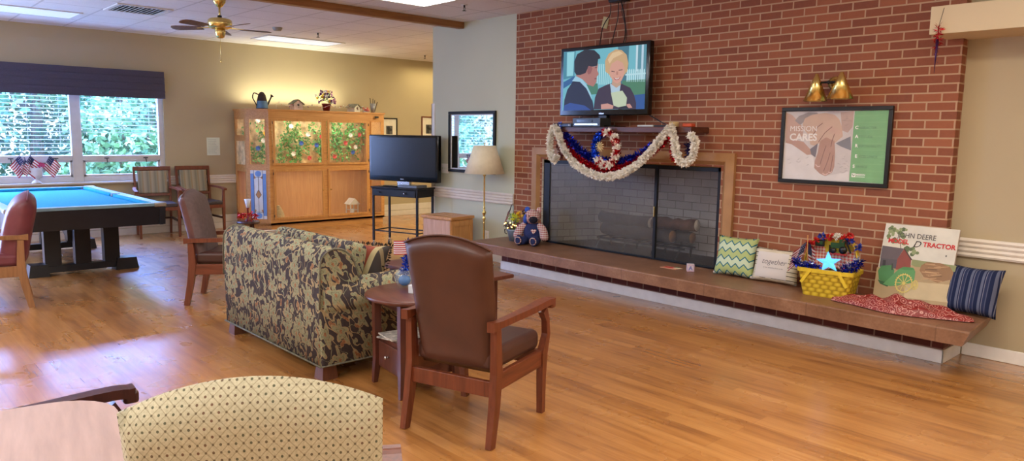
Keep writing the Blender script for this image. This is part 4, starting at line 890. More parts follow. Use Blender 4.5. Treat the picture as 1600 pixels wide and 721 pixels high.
PK=thing('pink_flower_bunch','small bunch of pink silk flowers near the right end of the cabinet top','flowers',(-10.98,6.64,TZ))
m=MB(); pk=plain('coral_petals',rgb(238,140,130),.6,0,.1)
for k in range(14):
    c=V((random.gauss(0,.02),random.gauss(0,.04),.04+random.random()*.035)); m.use(pk if k%4 else FC['w'])
    for q in range(8): m.leaf(c,.035,.8)
MBx=m.build('petals',None,PK); MB().ball((0,0,.02),(.03,.05,.02),10).build('base',M['milk'],PK)
W2=thing('tin_planter','tall painted tin planter with dark rods at the right end of the cabinet top','planter',(-10.98,6.79,TZ))
MB().lathe([(0,0),(.03,0),(.055,.16),(.05,.16),(.03,.01)],seg=12).build('cone',plain('grey_tin',rgb(150,152,160),.4,.4,.1),W2)
m=MB()
for a,t_ in ((-.05,.25),(.03,.22),(.07,.19),(.0,.24)): m.tube([(0,a*.5,.02),(.01,a*1.2,t_)],.006,6)
m.build('rods',M['dmetal'],W2)
m=MB()
pts=[(-10.9,5.03+1.62*i/40,TZ+.075+.02*math.sin(i*.9)) for i in range(41)]
pts=[p for p in pts]
m.use(M['wmetal']).tube(pts,.0015,4)
for i,p in enumerate(pts[1:-1]):
    if i%2: continue
    for q in range(3): m.use([pm[0],FC['r'],M['milk'],M['dmetal']][(i//2+q)%4]); m.leaf((p[0],p[1]+random.gauss(0,.01),p[2]+random.gauss(0,.01)),.028,.5)
for yy in (5.03,6.65): m.use(M['wmetal']).tube([(-10.9,yy,TZ),(-10.9,yy,TZ+.075)],.002,4)
tag(m.build('butterfly_garland'),'thin wire garland of tiny butterflies strung along the cabinet top','garland')
# red tinsel centrepiece on a small stool beyond the sofa
ST=thing('stool','small dark stool behind the sofa under the red tinsel decoration','stool',(-10.0,4.16,0)); MB().lathe([(0,.235),(.15,.235),(.155,.25),(.15,.265),(0,.265)],seg=24).build('seat',M['dkwood'],ST)
for k in range(3):
    a=k*2.094+.3; MB().bar((.13*math.cos(a),.13*math.sin(a),0),(.09*math.cos(a),.09*math.sin(a),.24),.025,.025).build('leg',M['dkwood'],ST)
RT=thing('tinsel_centrepiece','red tinsel centrepiece with a white cup on top, in front of the cabinet corner','decoration',(-10.0,4.16,.265))
MB().lathe([(0,0),(.05,0),(.03,.02),(.012,.05),(.012,.17),(.02,.19),(0,.19)],seg=14).build('stand',M['dred'],RT); MB().lathe([(0,.19),(.022,.19),(.03,.24),(.045,.31),(.04,.31),(.024,.24),(0,.20)],seg=16).build('cup',M['milk'],RT)
m=MB(); 
for k in range(3):
    a0=k*2.1; fluff(m,[(.11*math.cos(a0+q*.5),.11*math.sin(a0+q*.5),.03+.02*k+.01*q) for q in range(6)],.05,420,.05,.22)
m.build('tinsel',M['fred'],RT)
import numpy as np
def homog(q,w,h):
    """map picture corners TL,TR,BR,BL of a drawing to a w x h panel"""
    dst=[(0,h),(w,h),(w,0),(0,0)]; A=[];B=[]
    for (x,y),(X,Y) in zip(q,dst):
        A.append([x,y,1,0,0,0,-X*x,-X*y]);B.append(X);A.append([0,0,0,x,y,1,-Y*x,-Y*y]);B.append(Y)
    H=np.append(np.linalg.solve(np.array(A,float),np.array(B,float)),1).reshape(3,3)
    def f(p): v=H@np.array([p[0],p[1],1.]); return (v[0]/v[2],v[1]/v[2])
    return f
# ------------------------------------------------------------------ hearth
HO=V((-3.85,5.45,0)); HT=.335; HE=thing('raised_hearth','long brown stone hearth bench in front of the brick wall','hearth',tuple(HO)); TH=MX.Translation(-HO)
t=NT('hearth_stone'); o=t.obj(); x,y,z=t.sep(o); n=t.noise(o,5,5,.6); n2=t.noise(o,60,3); fx=t.m2('FRACT',t.m2('ADD',t.m2('DIVIDE',x,.86),20.33)); j=t.m2('GREATER_THAN',t.m2('ABSOLUTE',t.m2('SUBTRACT',fx,.5)),.4955)
c=t.ramp(t.m2('ADD',t.m2('MULTIPLY',n,.7),t.m2('MULTIPLY',n2,.3)),[(.3,rgb(112,76,52)),(.55,rgb(136,98,72)),(.8,rgb(164,126,100))]); c=t.mix(t.m2('MULTIPLY',j,.6),c,rgb(100,70,50)); t.bump(t.m2('SUBTRACT',n2,t.m2('MULTIPLY',j,2)),.25,.003); M['stone']=t.fin(c,.42,spec=.5)
m=MB(TH); m.prism([(-6.32,5.13,HT-.10),(-1.40,5.10,HT-.10),(-1.46,YR-.013,HT-.10),(-1.735,YR-.013,HT-.10),(-1.735,YB-.002,HT-.10),(-6.32,YB-.002,HT-.10)],(0,0,.10)); bmesh.ops.recalc_face_normals(m.bm,faces=m.bm.faces)
for v in m.bm.verts:
    if v.co.z>HT-.05 and v.co.x>2.2: v.co.x+=.04
es=[e for e in m.bm.edges if all(v.co.z>HT-.01 for v in e.verts) and min(v.co.y for v in e.verts)<-.2]
bmesh.ops.bevel(m.bm,geom=es,offset=.012,segments=3,affect='EDGES',profile=.5); m.build('stone_slab',M['stone'],HE)
MB(TH).b2((-6.15,5.473,.0),(-1.615,YB-.001,HT-.10)).b2((-1.74,YB-.01,0),(-1.615,YR-.013,HT-.10)).build('brick_base',M['brickd'],HE)
MB(TH).b2((-6.16,5.463,0),(-1.605,5.473,.093),.003).b2((-1.615,5.463,0),(-1.605,YR-.013,.093),.003).build('baseboard',M['white'],HE)
# ------------------------------------------------------------------ fireplace
FO=V((-4.68,YB,HT)); FP_=thing('fireplace','wide fireplace with tan stone surround and dark mesh screen in the brick wall','fireplace',tuple(FO)); TF=MX.Translation(-FO)
t=NT('tan_stone'); n=t.noise(t.scale(t.obj(),(1,1,1)),4,4); M['tan']=t.fin(t.ramp(n,[(.3,rgb(160,116,72)),(.7,rgb(184,140,92))]),.45,spec=.4)
ox0,ox1,oz=-5.93,-3.415,1.378; ix0,ix1,iz=-5.80,-3.57,1.245
m=MB(TF)
def sect(P,Q): # P,Q lists of 4 profile points (outer wall, outer front, inner front, inner back)
    m._add(P+Q,[(i,i+1,4+i+1,4+i) for i in range(3)])
def prof_at(xo,xi,z_o,z_i,mid=.55):
    xm=xo+(xi-xo)*mid; zm=z_o+(z_i-z_o)*mid; return [(xo,YB,z_o),(xo,YB-.035,z_o),(xm,YB-.035,zm),(xi,YB+.03,z_i)]
a=prof_at(ox0,ix0,HT,HT); b=prof_at(ox0,ix0,oz,iz); c=prof_at(ox1,ix1,oz,iz); d=prof_at(ox1,ix1,HT,HT)
sect(a,b); sect(b,c); sect(c,d); bmesh.ops.recalc_face_normals(m.bm,faces=m.bm.faces); m.build('stone_surround',M['tan'],FP_)
m=MB(TF); m.b2((ix0,YB+.02,HT),(ix0+.10,YB+.05,iz)).b2((ix1-.03,YB+.02,HT),(ix1,YB+.05,iz)).b2((ix0,YB+.02,iz-.035),(ix1,YB+.05,iz)).b2((ix0,YB+.02,HT),(ix1,YB+.05,HT+.018)).b2((-4.285,YB+.015,HT),(-4.255,YB+.045,iz)); m.build('screen_frame',M['blackm'],FP_)
t=NT('mesh_screen_reflection'); o=t.obj(); n=t.noise(o,1.6,3); t.fin(t.ramp(n,[(.3,rgb(110,104,96)),(.7,rgb(140,134,124))]),.38,.2); t.b.inputs['Alpha'].default_value=.34; M['mesh1']=t.m  # grey reflection is put into this panel's colour and opacity
t=NT('mesh_screen_clear'); o=t.obj(); n=t.noise(o,1.6,3); t.fin(t.ramp(n,[(.3,rgb(96,92,88)),(.7,rgb(124,120,116))]),.38,.2); t.b.inputs['Alpha'].default_value=.18; M['mesh2']=t.m  # same mesh without the painted reflection
MB(TF).b2((ix0+.10,YB+.030,HT+.018),(-4.285,YB+.034,iz-.035)).build('mesh_panel',M['mesh1'],FP_); MB(TF).b2((-4.255,YB+.030,HT+.018),(ix1-.03,YB+.034,iz-.035)).build('mesh_panel',M['mesh2'],FP_)
m=MB(TF); m.b2((-4.275,YB+.0,.75),(-4.265,YB+.015,.85),.002); m.build('screen_handle',M['brass'],FP_)
GO=V((-4.6,6.05,HT)); GR=thing('log_grate','black iron grate holding the logs inside the fireplace','grate',tuple(GO))
m=MB()
for yy in (-.10,.10): m.b2((-.55,yy-.01,.095),(.55,yy+.01,.115))
for k in range(7): xx=-.5+k*1.0/6; m.b2((xx-.008,-.14,.115),(xx+.008,.14,.13))
m.build('bars',M['blackm'],GR)
for xx in (-.52,-.16,.2,.5):
    for yy in (-.10,.10): MB().bar((xx,yy,.10),(xx-.03,yy*1.2,0),.016,.016).build('leg',M['blackm'],GR)
M['char']=plain('charred_bark',rgb(62,58,56),.85,0,.3,14,.4); M['brnlog']=plain('brown_bark',rgb(92,62,46),.85,0,.25,14,.4); M['cut']=plain('pale_cut_wood',rgb(206,196,176),.8,0,.08,30); M['cutb']=plain('brown_cut_wood',rgb(150,108,66),.8,0,.12,30)
def log(p0,p1,r_,bark,cut,label):
    p0,p1=V(p0),V(p1); mid=(p0+p1)/2; t=thing('fire_log',label,'log',tuple(mid),0,'logs in the fireplace'); pts=[]; n=8
    m=MB(); 
    for i in range(n+1): q=(p0-mid).lerp(p1-mid,i/n); pts.append(q+V((0,random.gauss(0,.004),random.gauss(0,.004))))
    m.tube(pts,[r_*random.uniform(.93,1.05) for _ in pts],12); m.build('bark',bark,t)
    d=(p1-p0).normalized(); m=MB()
    for q,s in ((pts[0],-1),(pts[-1],1)): m.cyl(q+d*s*.001,q+d*s*.006,r_*.9,seg=16)
    m.build('cut_end',cut,t)
log((-5.10,6.0,.535),(-4.22,5.99,.545),.065,M['char'],M['cutb'],'long charred log at the front bottom of the fireplace grate')
log((-4.95,6.13,.535),(-4.08,6.12,.54),.06,M['char'],M['cutb'],'charred log at the rear bottom of the fireplace grate')
log((-5.20,6.08,.645),(-4.50,6.02,.645),.062,M['char'],M['cut'],'dark log with a pale cut end lying on top at the left')
log((-4.56,6.05,.650),(-4.00,6.07,.665),.060,M['brnlog'],M['cut'],'brown log with a white cut end lying on top at the right')
# ------------------------------------------------------------------ mantel shelf
MS=V((-4.53,5.60,1.548)); M['mantelw']=wood('mantel_wood',rgb(70,38,28),rgb(104,60,42),0,.4)
tag(MB().b2((-.83,-.14,0),(.83,.139,.052),.005).build('mantel_shelf',M['mantelw'],None,0,tuple(MS)),'dark wooden mantel shelf under the wall television','shelf')
SZ=1.60
# wall television
WT=thing('television','television showing a man and a blonde woman, standing on the mantel shelf','television',(-4.78,5.56,SZ),R(1.5))
MB().b2((-.55,-.035,.11),(.55,.03,.785),.010,3).build('bezel',M['gloss'],WT); MB().b2((-.35,.03,.2),(.35,.08,.7),.02).build('rear_housing',M['black'],WT)
MB().b2((-.05,-.02,.0),(.05,.03,.12),.004).build('neck',M['black'],WT); MB().b2((-.20,-.085,.0),(.20,.10,.012),.004).build('stand',M['gloss'],WT)
SW,SH=1.02,.585; q=[(160,146),(765,98),(766,584),(164,600)]; hf=homog(q,SW,SH)
m=MB(frameM((-.51,-.0365,.165),(1,0,0),(0,0,1)))
def P(col,pts,z,e=.85): m.use(flat(*col,.5,e)).poly([hf(p) for p in pts][::-1],z)
P((112,186,200),q,0)
P((70,140,160),[(160,146),(250,139),(245,340),(164,360)],.0004); P((150,215,225),[(185,150),(240,146),(236,330),(188,335)],.0006); P((64,118,136),[(560,114),(640,108),(640,400),(560,400)],.0004)
P((90,150,165),[(690,104),(765,98),(766,470),(690,470)],.0004); P((200,225,235),[(690,104),(705,103),(705,300),(692,300)],.0006); P((190,215,230),[(730,101),(745,100),(748,440),(733,440)],.0006)
for i in range(9): x0=630+i*15; P((190,228,235),[(x0,290),(x0+5,280),(x0+10,290),(x0+10,380),(x0,380)],.0008)
P((190,228,235),[(620,320),(766,310),(766,322),(620,332)],.0009)
for i in range(8): x0=415+i*14; P((180,225,230),[(x0,245),(x0+7,240),(x0+7,400),(x0,400)],.0006)
P((74,130,96),[(600,370),(766,360),(766,478),(600,480)],.0008); P((70,128,100),[(330,400),(420,390),(430,470),(340,480)],.0007)
P((36,84,150),[(690,480),(766,470),(766,584),(700,586)],.0010); P((42,96,150),[(165,380),(250,330),(240,380),(166,430)],.0008)
# man
P((28,34,58),[(172,600),(176,520),(196,440),(235,375),(290,365),(340,410),(372,470),(392,540),(400,594)],.0016)
P((44,76,150),[(172,600),(178,560),(220,540),(330,560),(380,596)],.0020)
P((160,205,225),[(230,372),(255,335),(300,350),(345,410),(375,470),(385,520),(340,430),(290,378)],.0022)
P((178,120,106),[(255,330),(300,300),(345,250),(395,262),(420,235),(416,290),(428,320),(414,340),(412,380),(390,415),(350,400),(310,360)],.0026)
P((32,30,34),[(246,300),(243,220),(262,165),(320,130),(390,136),(430,175),(436,200),(420,205),(414,255),(372,262),(352,255),(330,310),(290,325),(262,325)],.0030)
P((150,90,84),[(346,262),(368,258),(380,275),(370,312),(350,322),(342,300)],.0034); P((120,70,66),[(398,268),(412,262),(414,268),(400,276)],.0034); P((140,74,70),[(398,350),(414,348),(412,358),(398,360)],.0034)
# woman
P((56,40,56),[(398,590),(405,500),(430,430),(490,400),(540,385),(600,395),(660,425),(690,480),(706,540),(706,586)],.0016)
P((180,205,220),[(512,395),(590,395),(585,450),(620,500),(600,560),(545,560),(525,470)],.0022)
P((196,158,132),[(530,350),(588,350),(592,400),(560,425),(525,400)],.0024)
P((206,168,120),[(475,300),(470,220),(495,165),(545,132),(590,140),(625,175),(640,240),(634,300),(612,330),(600,350),(520,350),(500,320)],.0027)
P((228,196,150),[(490,210),(520,160),(570,145),(600,165),(570,180),(530,200),(505,240)],.0030)
P((216,160,138),[(505,285),(520,240),(560,215),(600,235),(616,280),(612,330),(595,370),(566,392),(540,380),(515,340)],.0033)
for a,b in (((520,295),(545,300)),((572,288),(600,285))): P((70,44,40),[a,b,(b[0],b[1]+5),(a[0],a[1]+6)],.0036)
P((170,60,64),[(535,345),(560,356),(590,338),(575,364),(550,366)],.0036); P((236,226,220),[(542,348),(562,356),(584,343),(572,358),(555,361)],.0038)
P((190,130,110),[(556,300),(568,300),(570,325),(555,326)],.0036)
P((196,208,176),[(522,462),(605,446),(640,500),(636,560),(580,572),(545,560)],.0040); P((206,150,134),[(452,552),(500,543),(545,560),(540,584),(455,588)],.0042); P((206,150,134),[(640,548),(662,545),(682,575),(640,582)],.0042); P((30,28,34),[(585,572),(640,562),(660,584),(580,590)],.0043)
m.build('screen_picture',None,WT)
MB(frameM((0,-.0365,.128),(1,0,0),(0,0,1))).use(M['steel']).rect(-.03,-.006,.03,.007).build('badge',None,WT)
# devices on the shelf
def dev(name,label,cat,x,y,d,mat=None,extra=None,z=SZ,rot=0):
    t=thing(name,label,cat,(x,y,z),rot); MB().b2((-d[0]/2,-d[1]/2,0),(d[0]/2,d[1]/2,d[2]),.003).build('case',mat or M['black'],t)
    return t
v=dev('video_recorder','black video recorder on the mantel shelf below the television','video recorder',-4.88,5.5,(.36,.16,.085),plain('charcoal_case',rgb(48,54,56),.35,.1,.04))
MB().b2((-.12,-.084,.045),(.08,-.079,.068)).build('tape_slot',M['gloss'],v); MB().b2((-.15,-.084,.015),(.15,-.079,.03)).build('button_strip',M['steel'],v)
v=dev('cable_box','slim black box with two small lights at the left end of the mantel shelf','cable box',-5.20,5.50,(.24,.15,.032)); m=MB()
for xx in (-.04,.09): m.use(FC['w']).box((xx,-.077,.016),(.018,.006,.010))
m.build('indicator_light',None,v)
tag(MB().b2((-.09,-.02,0),(.09,.02,.018),.005).build('remote_control',plain('pale_plastic',rgb(196,200,196),.4,0,.04),None,0,(-4.22,5.51,SZ)),'pale remote control lying on the mantel shelf','remote control')
tag(MB().b2((-.07,-.02,0),(.07,.02,.016),.005).build('remote_control',M['black'],None,0,(-4.06,5.52,SZ)),'black remote control on the mantel shelf beside the pale one','remote control')
RO=thing('tape_roll','roll of beige masking tape on the right of the mantel shelf','tape',(-3.93,5.53,SZ)); MB().lathe([(.028,0),(.045,0),(.045,.045),(.028,.045),(.028,0)],seg=20).build('tape',plain('masking_tape',rgb(196,172,120),.7,0,.05),RO)
tag(MB().b2((-.05,-.03,0),(.05,.03,.03),.008).build('small_box',plain('orange_card',rgb(206,86,52),.6,0,.06),None,0,(-3.78,5.54,SZ)),'small orange box at the right end of the mantel shelf','box')
def cord(pts,label,r_=.0045,k=6): o=MB((MX.Translation((-4.78,5.56,SZ))@MX.Rotation(R(1.5),4,'Z')).inverted()).tube(catmull(pts,k),r_,6).build('power_cord',M['black'],WT); o['label']=label
cord([(-4.85,5.70,2.80),(-4.87,5.715,2.70),(-4.925,5.71,2.63),(-4.955,5.70,2.55),(-4.95,5.66,2.36)],'black cord held to the bricks by tape above the left of the television')
cord([(-4.755,5.70,2.80),(-4.77,5.715,2.65),(-4.80,5.70,2.5),(-4.80,5.66,2.36)],'thin middle cord running down the bricks to the television')
cord([(-4.72,5.70,2.80),(-4.69,5.715,2.66),(-4.665,5.71,2.5),(-4.655,5.66,2.36)],'right-hand cord running down the bricks to the television',.006)
cord([(-4.68,5.705,2.80),(-4.72,5.71,2.72),(-4.68,5.712,2.60),(-4.64,5.70,2.48),(-4.64,5.66,2.36)],'second thin cord twisted beside the right-hand cord above the television',.0035)
cord([(-4.35,5.62,1.75),(-4.22,5.58,1.70),(-4.08,5.56,1.64),(-3.98,5.56,1.606)],'black cable looping from the television down to the mantel shelf',.005)
cord([(-5.10,5.62,1.72),(-5.13,5.60,1.66),(-5.12,5.59,1.606)],'short thin cable behind the cable box',.003)
tag(MB().box((0,0,0),(.075,.004,.11),(0,14,0)).build('tape_strip',plain('yellowed_tape',rgb(196,184,130),.6,0,.04),None,0,(-4.945,5.735,2.63)),'piece of yellowed tape fixing a cord to the bricks','tape')
CM=thing('ceiling_bracket','small black bracket on the bricks at the ceiling above the television','bracket',(-4.74,YB-.05,2.80)); MB().b2((-.10,-.04,0),(.10,.05,.058),.005).build('bracket_body',M['black'],CM); MB().tube([(-.13,0,.03),(.14,0,.04)],.01,8).build('bracket_rod',M['blackm'],CM)
# ------------------------------------------------------------------ garlands and wreath
M['gwhite']=plain('white_petal_garland',rgb(246,242,232),.7,0,.03,30)
def garland(pts,label,mat,r_=.05,per=900,size=.04,asp=.6,core=.012):
    m=MB(); c=catmull(pts,6); fluff(m,c,r_,per,size,asp,core); tag(m.build('garland',mat),label,'garland','garlands on the mantel shelf')
G=5.42
garland([(-5.30,G,1.60),(-5.26,G,1.54),(-5.17,G,1.38),(-5.05,G,1.26),(-4.87,G-.01,1.17),(-4.66,G-.01,1.125),(-4.45,G-.01,1.15),(-4.30,G-.01,1.215),(-4.18,G,1.30),(-4.07,G,1.40),(-3.98,G,1.50),(-3.89,G,1.60)],'white petal garland swagged across the fireplace under the shelf',M['gwhite'],.05,3000,.040,.7)
garland([(-5.32,G,1.60),(-5.36,G,1.52),(-5.37,G,1.40),(-5.35,G,1.30),(-5.30,G,1.255),(-5.27,G,1.30)],'white petal garland end hanging at the left end of the mantel shelf',M['gwhite'],.046,2800,.038,.7)
garland([(-3.88,G,1.60),(-3.845,G,1.50),(-3.82,G,1.39),(-3.78,G,1.31),(-3.72,G,1.285),(-3.66,G,1.33),(-3.63,G,1.42),(-3.64,G,1.50),(-3.68,G,1.53)],'white petal garland end looping at the right end of the mantel shelf',M['gwhite'],.046,2800,.038,.7)
garland([(-5.25,G+.06,1.54),(-5.12,G+.06,1.44),(-4.98,G+.06,1.35),(-4.80,G+.06,1.29),(-4.60,G+.06,1.27),(-4.40,G+.06,1.29),(-4.25,G+.05,1.34),(-4.10,G+.06,1.43)],'deep blue tinsel garland swagged under the mantel shelf',M['fdblue'],.055,2200,.055,.25)
garland([(-5.27,G+.04,1.54),(-5.18,G+.04,1.44),(-5.05,G+.04,1.31),(-4.88,G+.04,1.235),(-4.66,G+.04,1.195),(-4.45,G+.03,1.21),(-4.27,G+.03,1.28),(-4.10,G+.04,1.38),(-3.96,G+.04,1.50),(-3.90,G+.03,1.57)],'red tinsel garland swagged between the blue and white ones',M['fred'],.045,1900,.05,.25)
garland([(-3.90,G+.03,1.58),(-3.885,G+.03,1.48),(-3.87,G+.03,1.38),(-3.85,G+.03,1.30)],'red tinsel garland end hanging down beside the right-hand white loop',M['fred'],.04,1200,.045,.22)
garland([(-5.30,G+.05,1.50),(-5.29,G+.06,1.40),(-5.24,G+.05,1.30)],'dark red tinsel garland end hanging at the left end of the mantel shelf',plain('dark_red_foil',rgb(90,20,36),.3,.6,.1),.04,1000,.045,.22)
garland([(-3.72,G+.05,1.46),(-3.74,G+.06,1.38),(-3.70,G+.05,1.33)],'dark blue tinsel garland end inside the right-hand white loop',plain('navy_foil',rgb(40,34,90),.3,.6,.1),.04,900,.045,.22)
garland([(-5.30,5.50,1.615),(-5.26,5.44,1.625),(-5.22,5.43,1.60)],'short blue tinsel piece on top of the left end of the shelf',M['fblue'],.025,900,.035,.22)
WR=thing('wreath','red, white and blue tinsel wreath hanging from the middle of the mantel shelf','wreath',(-4.62,G-.0,1.39))
wm={'b':M['fblue'],'r':M['fred'],'w':M['gwhite']}; m=MB(); rng="wrwrrbbbbbwrwrwrwrwr"
Rw=.135
for i in range(20):
    a0=2*PI*i/20; k='b' if 6<=i<=11 else ('r' if i%2 else 'w'); m.use(wm[k]); pts=[(Rw*math.cos(a0+2*PI/20*q/4),0,Rw*math.sin(a0+2*PI/20*q/4)*1.15) for q in range(5)]; fluff(m,pts,.055,3200,.042,.35 if k!='w' else .6,.025)
m.build('tinsel_ring',None,WR)
m=MB(); m.use(plain('gold_foil',rgb(206,184,130),.35,.5,.1))
for q in range(12): a=q*PI/6; m.tube([(-.03,-.05,.02),(-.03+.05*math.cos(a),-.055,.02+.05*math.sin(a))],.006,6)
m.build('gold_snowflake',None,WR)
m=MB(); 
for a,b in ((-5.3,1.60),(-3.885,1.60)): pass
MB().tube([(0,0,.15),(0,.01,.21)],.002,6).build('hanging_wire',M['black'],WR)
# ------------------------------------------------------------------ framed poster
PO=thing('framed_poster','black-framed poster of clasped hands and a green panel on the brick wall','poster',(-2.58,YB-.002,1.458))
pw,ph,e=.862,.604,.030; m=MB()
for a,b in (((-pw/2,-.028,-ph/2),(pw/2,0,-ph/2+e)),((-pw/2,-.028,ph/2-e),(pw/2,0,ph/2)),((-pw/2,-.028,-ph/2+e),(-pw/2+e,0,ph/2-e)),((pw/2-e,-.028,-ph/2+e),(pw/2,0,ph/2-e))): m.b2(a,b,.003)
m.build('frame',M['black'],PO)
iw,ih=pw-2*e,ph-2*e; q=[(12,52),(876,38),(838,664),(-22,622)]; hf2=homog(q,iw,ih)
m=MB(frameM((-iw/2,-.012,-ih/2),(1,0,0),(0,0,1)))
def P2(col,pts,z): m.use(flat(*col)).poly([hf2(p) for p in pts][::-1],z)
P2((206,200,198),q,0)
P2((222,218,216),[(-5,310),(60,330),(150,380),(240,430),(260,540),(340,600),(540,560),(545,640),(-22,622)],.0004)
P2((150,140,138),[(85,130),(120,90),(200,60),(270,60),(285,75),(200,100),(150,150),(130,165)],.0008)
P2((196,160,142),[(10,60),(60,80),(120,140),(160,200),(150,260),(60,310),(5,300)],.0006)
P2((204,172,150),[(150,160),(170,110),(230,80),(340,62),(420,80),(460,120),(480,180),(490,260),(420,320),(330,300),(250,340),(215,330),(210,260),(160,200)],.0010)
P2((188,160,148),[(470,60),(580,45),(570,180),(530,230),(480,210)],.0008); P2((120,122,130),[(430,320),(555,260),(560,380),(470,345)],.0010)
P2((186,146,128),[(10,300),(90,290),(160,310),(215,370),(225,415),(190,420),(120,370),(60,330),(5,315)],.0012); P2((110,104,116),[(215,370),(280,320),(260,440),(225,415)],.0013)
P2((180,138,120),[(300,300),(350,270),(420,300),(425,400),(420,520),(400,570),(345,600),(300,580),(250,530),(255,470),(280,400),(290,340)],.0014)
P2((206,170,150),[(350,190),(380,170),(440,195),(480,215),(485,240),(440,245),(380,225)],.0016)
for a in ([(300,500),(330,400),(350,340)],[(330,560),(365,470),(385,400)],[(385,570),(400,480),(410,420)],[(285,310),(340,230),(400,180)],[(240,250),(280,180),(320,150)],[(420,240),(400,300),(390,350)]): m.use(flat(134,98,88)).line([hf2(p) for p in a],.006,.0020)
for a in ([(262,500),(280,520),(300,515)],[(320,575),(345,590),(368,575)],[(370,565),(392,570),(398,555)]): m.use(flat(222,190,176)).line([hf2(p) for p in a],.008,.0022)
for k in range(34):
    x0,y0=random.choice([(random.uniform(0,230),random.uniform(430,600)),(random.uniform(440,540),random.uniform(400,600)),(random.uniform(480,560),random.uniform(60,180))]); m.use(flat(128,122,122)).line([hf2((x0,y0)),hf2((x0+random.uniform(8,26),y0+random.uniform(-16,16)))],.0018,.0010)
P2((112,178,116),[(588,46),(876,38),(838,664),(545,642)],.0018)
for k in range(10): P2((134,196,130),[(592-k*4,85+k*58),(868-k*3,78+k*60),(868-k*3,80+k*60),(592-k*4,87+k*58)],.0020)
m.use(flat(240,236,230)); fy=lambda x,y:hf2((x,y))
x,y=fy(44,218); m.text('MISSION',x,y,.060,.0026,bold=.0); x,y=fy(40,295); m.text('CARES',x,y,.078,.0026,bold=.0022)
for s,yy in (('CHARACTER',198),('ATTITUDE',274),('RESPONSIBILITY',352),('EXCELLENCE',440),('SERVICE',526)):
    x,y=fy(592 if s!='SERVICE' else 574,yy); m.use(flat(244,244,238)).text(s[0],x,y,.034,.0026,bold=.001); m.use(flat(80,128,90)).text(s[1:],x+.026,y,.026,.0026)
x,y=fy(602,592); m.use(flat(240,244,236)).text('MISSION',x,y,.018,.0026,bold=.0006); m.text('HEALTH',x,y-.016,.014,.0026) if 0 else None
x,y=fy(565,606); m.poly([(x,y),(x+.03,y),(x+.03,y+.03),(x,y+.03)],.0024); m.use(flat(90,150,96)).line([(x+.005,y+.025),(x+.015,y+.008),(x+.024,y+.02)],.005,.0027)
x,y=fy(602,606); m.use(flat(214,230,210)).rect(x,y,x+.066,y+.006,.0025)
m.build('poster_print',None,PO)
MB().b2((-iw/2,-.019,-ih/2),(iw/2,-.017,ih/2)).build('glazing',glassmat('poster_glass',rgb(235,240,240),.05,.08),PO)
# sconce
SC=thing('wall_sconce','brass double-cone wall lamp above the framed poster','wall lamp',(-2.60,YB,1.94))
MB().cyl((0,0,0),(0,-.02,0),.055,.05,seg=24).lathe([(0,0),(.03,.0),(.02,.02),(0,.025)],seg=16,L=MX.Translation((0,-.02,0))@Euler((R(90),0,0)).to_matrix().to_4x4()).build('backplate',M['brass'],SC)
MB().tube([(0,-.02,0),(0,-.10,0)],.008,8).tube([(-.085,-.13,.0),(.11,-.15,.0)],.008,8).tube([(0,-.10,0),(.01,-.14,0)],.008,8).ball((0.01,-.14,0),.014,10).build('arm',M['blackm'],SC)
for x,y,zt,zb,r_ in ((-.085,-.14,.065,-.14,.088),(.115,-.16,.068,-.128,.096)):
    MB().lathe([(0.008,zt+.004),(.013,zt),(r_,zb),(r_-.004,zb),(.01,zt-.01)],(x,y,0),28).build('cone_shade',M['brass'],SC)
    MB().ball((x,y,zb+.05),(.025,.025,.03),12).build('bulb',M['milk'],SC)
# hanging tinsel on the header
HG=thing('hanging_decoration','thin red and blue tinsel spiral hanging from the header box','decoration',(-1.785,5.385,2.25))
m=MB(); m.use(M['fred']); fluff(m,[(0,0,0),(0,0,-.13)],.03,700,.04,.2,.004); m.use(plain('purple_foil',rgb(70,40,90),.35,.6,.1)); m.tube([(0,0,-.08),(-.004,0,-.30)],[.010,.001],6); fluff(m,[(0,0,-.1),(0,0,-.22)],.01,260,.02,.2); m.build('tinsel',None,HG); MB().tube([(.02,.012,.12),(0,.0,0)],.0015,4).build('string',M['black'],HG)
# ------------------------------------------------------------------ things along the hearth
# teddy bear
TB=thing('teddy_bear','patchwork teddy bear in navy and red gingham sitting on the hearth','teddy bear',(-5.70,5.52,HT),R(22))
def gingham(name,c1,c2,s=.022):
    t=NT(name); o=t.obj(); x,y,z=t.sep(o); f1=t.m2('GREATER_THAN',t.m2('FRACT',t.m2('ADD',t.m2('DIVIDE',t.m2('ADD',x,t.m2('MULTIPLY',y,.6)),s),50)),.5); f2=t.m2('GREATER_THAN',t.m2('FRACT',t.m2('ADD',t.m2('DIVIDE',z,s),50)),.5)
    c=t.ramp(t.m2('MULTIPLY',t.m2('ADD',f1,f2),.5),[(0,c1),(.5,tuple((a+b)/2 for a,b in zip(c1,c2))),(1,c2)]); return t.fin(c,.85,spec=.15)
M['ging']=gingham('red_gingham',rgb(216,206,200),rgb(150,60,66)); M['navy']=plain('navy_cloth',rgb(30,42,92),.85,0,.08,30); M['royal']=plain('royal_blue_cloth',rgb(44,84,180),.8,0,.06,30); M['dnavy']=plain('dark_navy_cloth',rgb(18,20,44),.85,0,.08,30)
MB().ball((0,0,.125),(.105,.09,.13),18).build('body',M['navy'],TB)
MB().ball((0,-.02,.30),(.088,.08,.082),18).build('head',M['ging'],TB); MB().ball((.035,-.075,.275),(.050,.04,.040),14,(0,0,15)).build('muzzle',M['dnavy'],TB)
MB().ball((-.055,-.035,.285),(.038,.06,.065),14,(0,18,0)).build('head_patch',M['royal'],TB); MB().ball((.035,-.115,.285),(.014,.010,.010),10).build('nose',M['black'],TB)
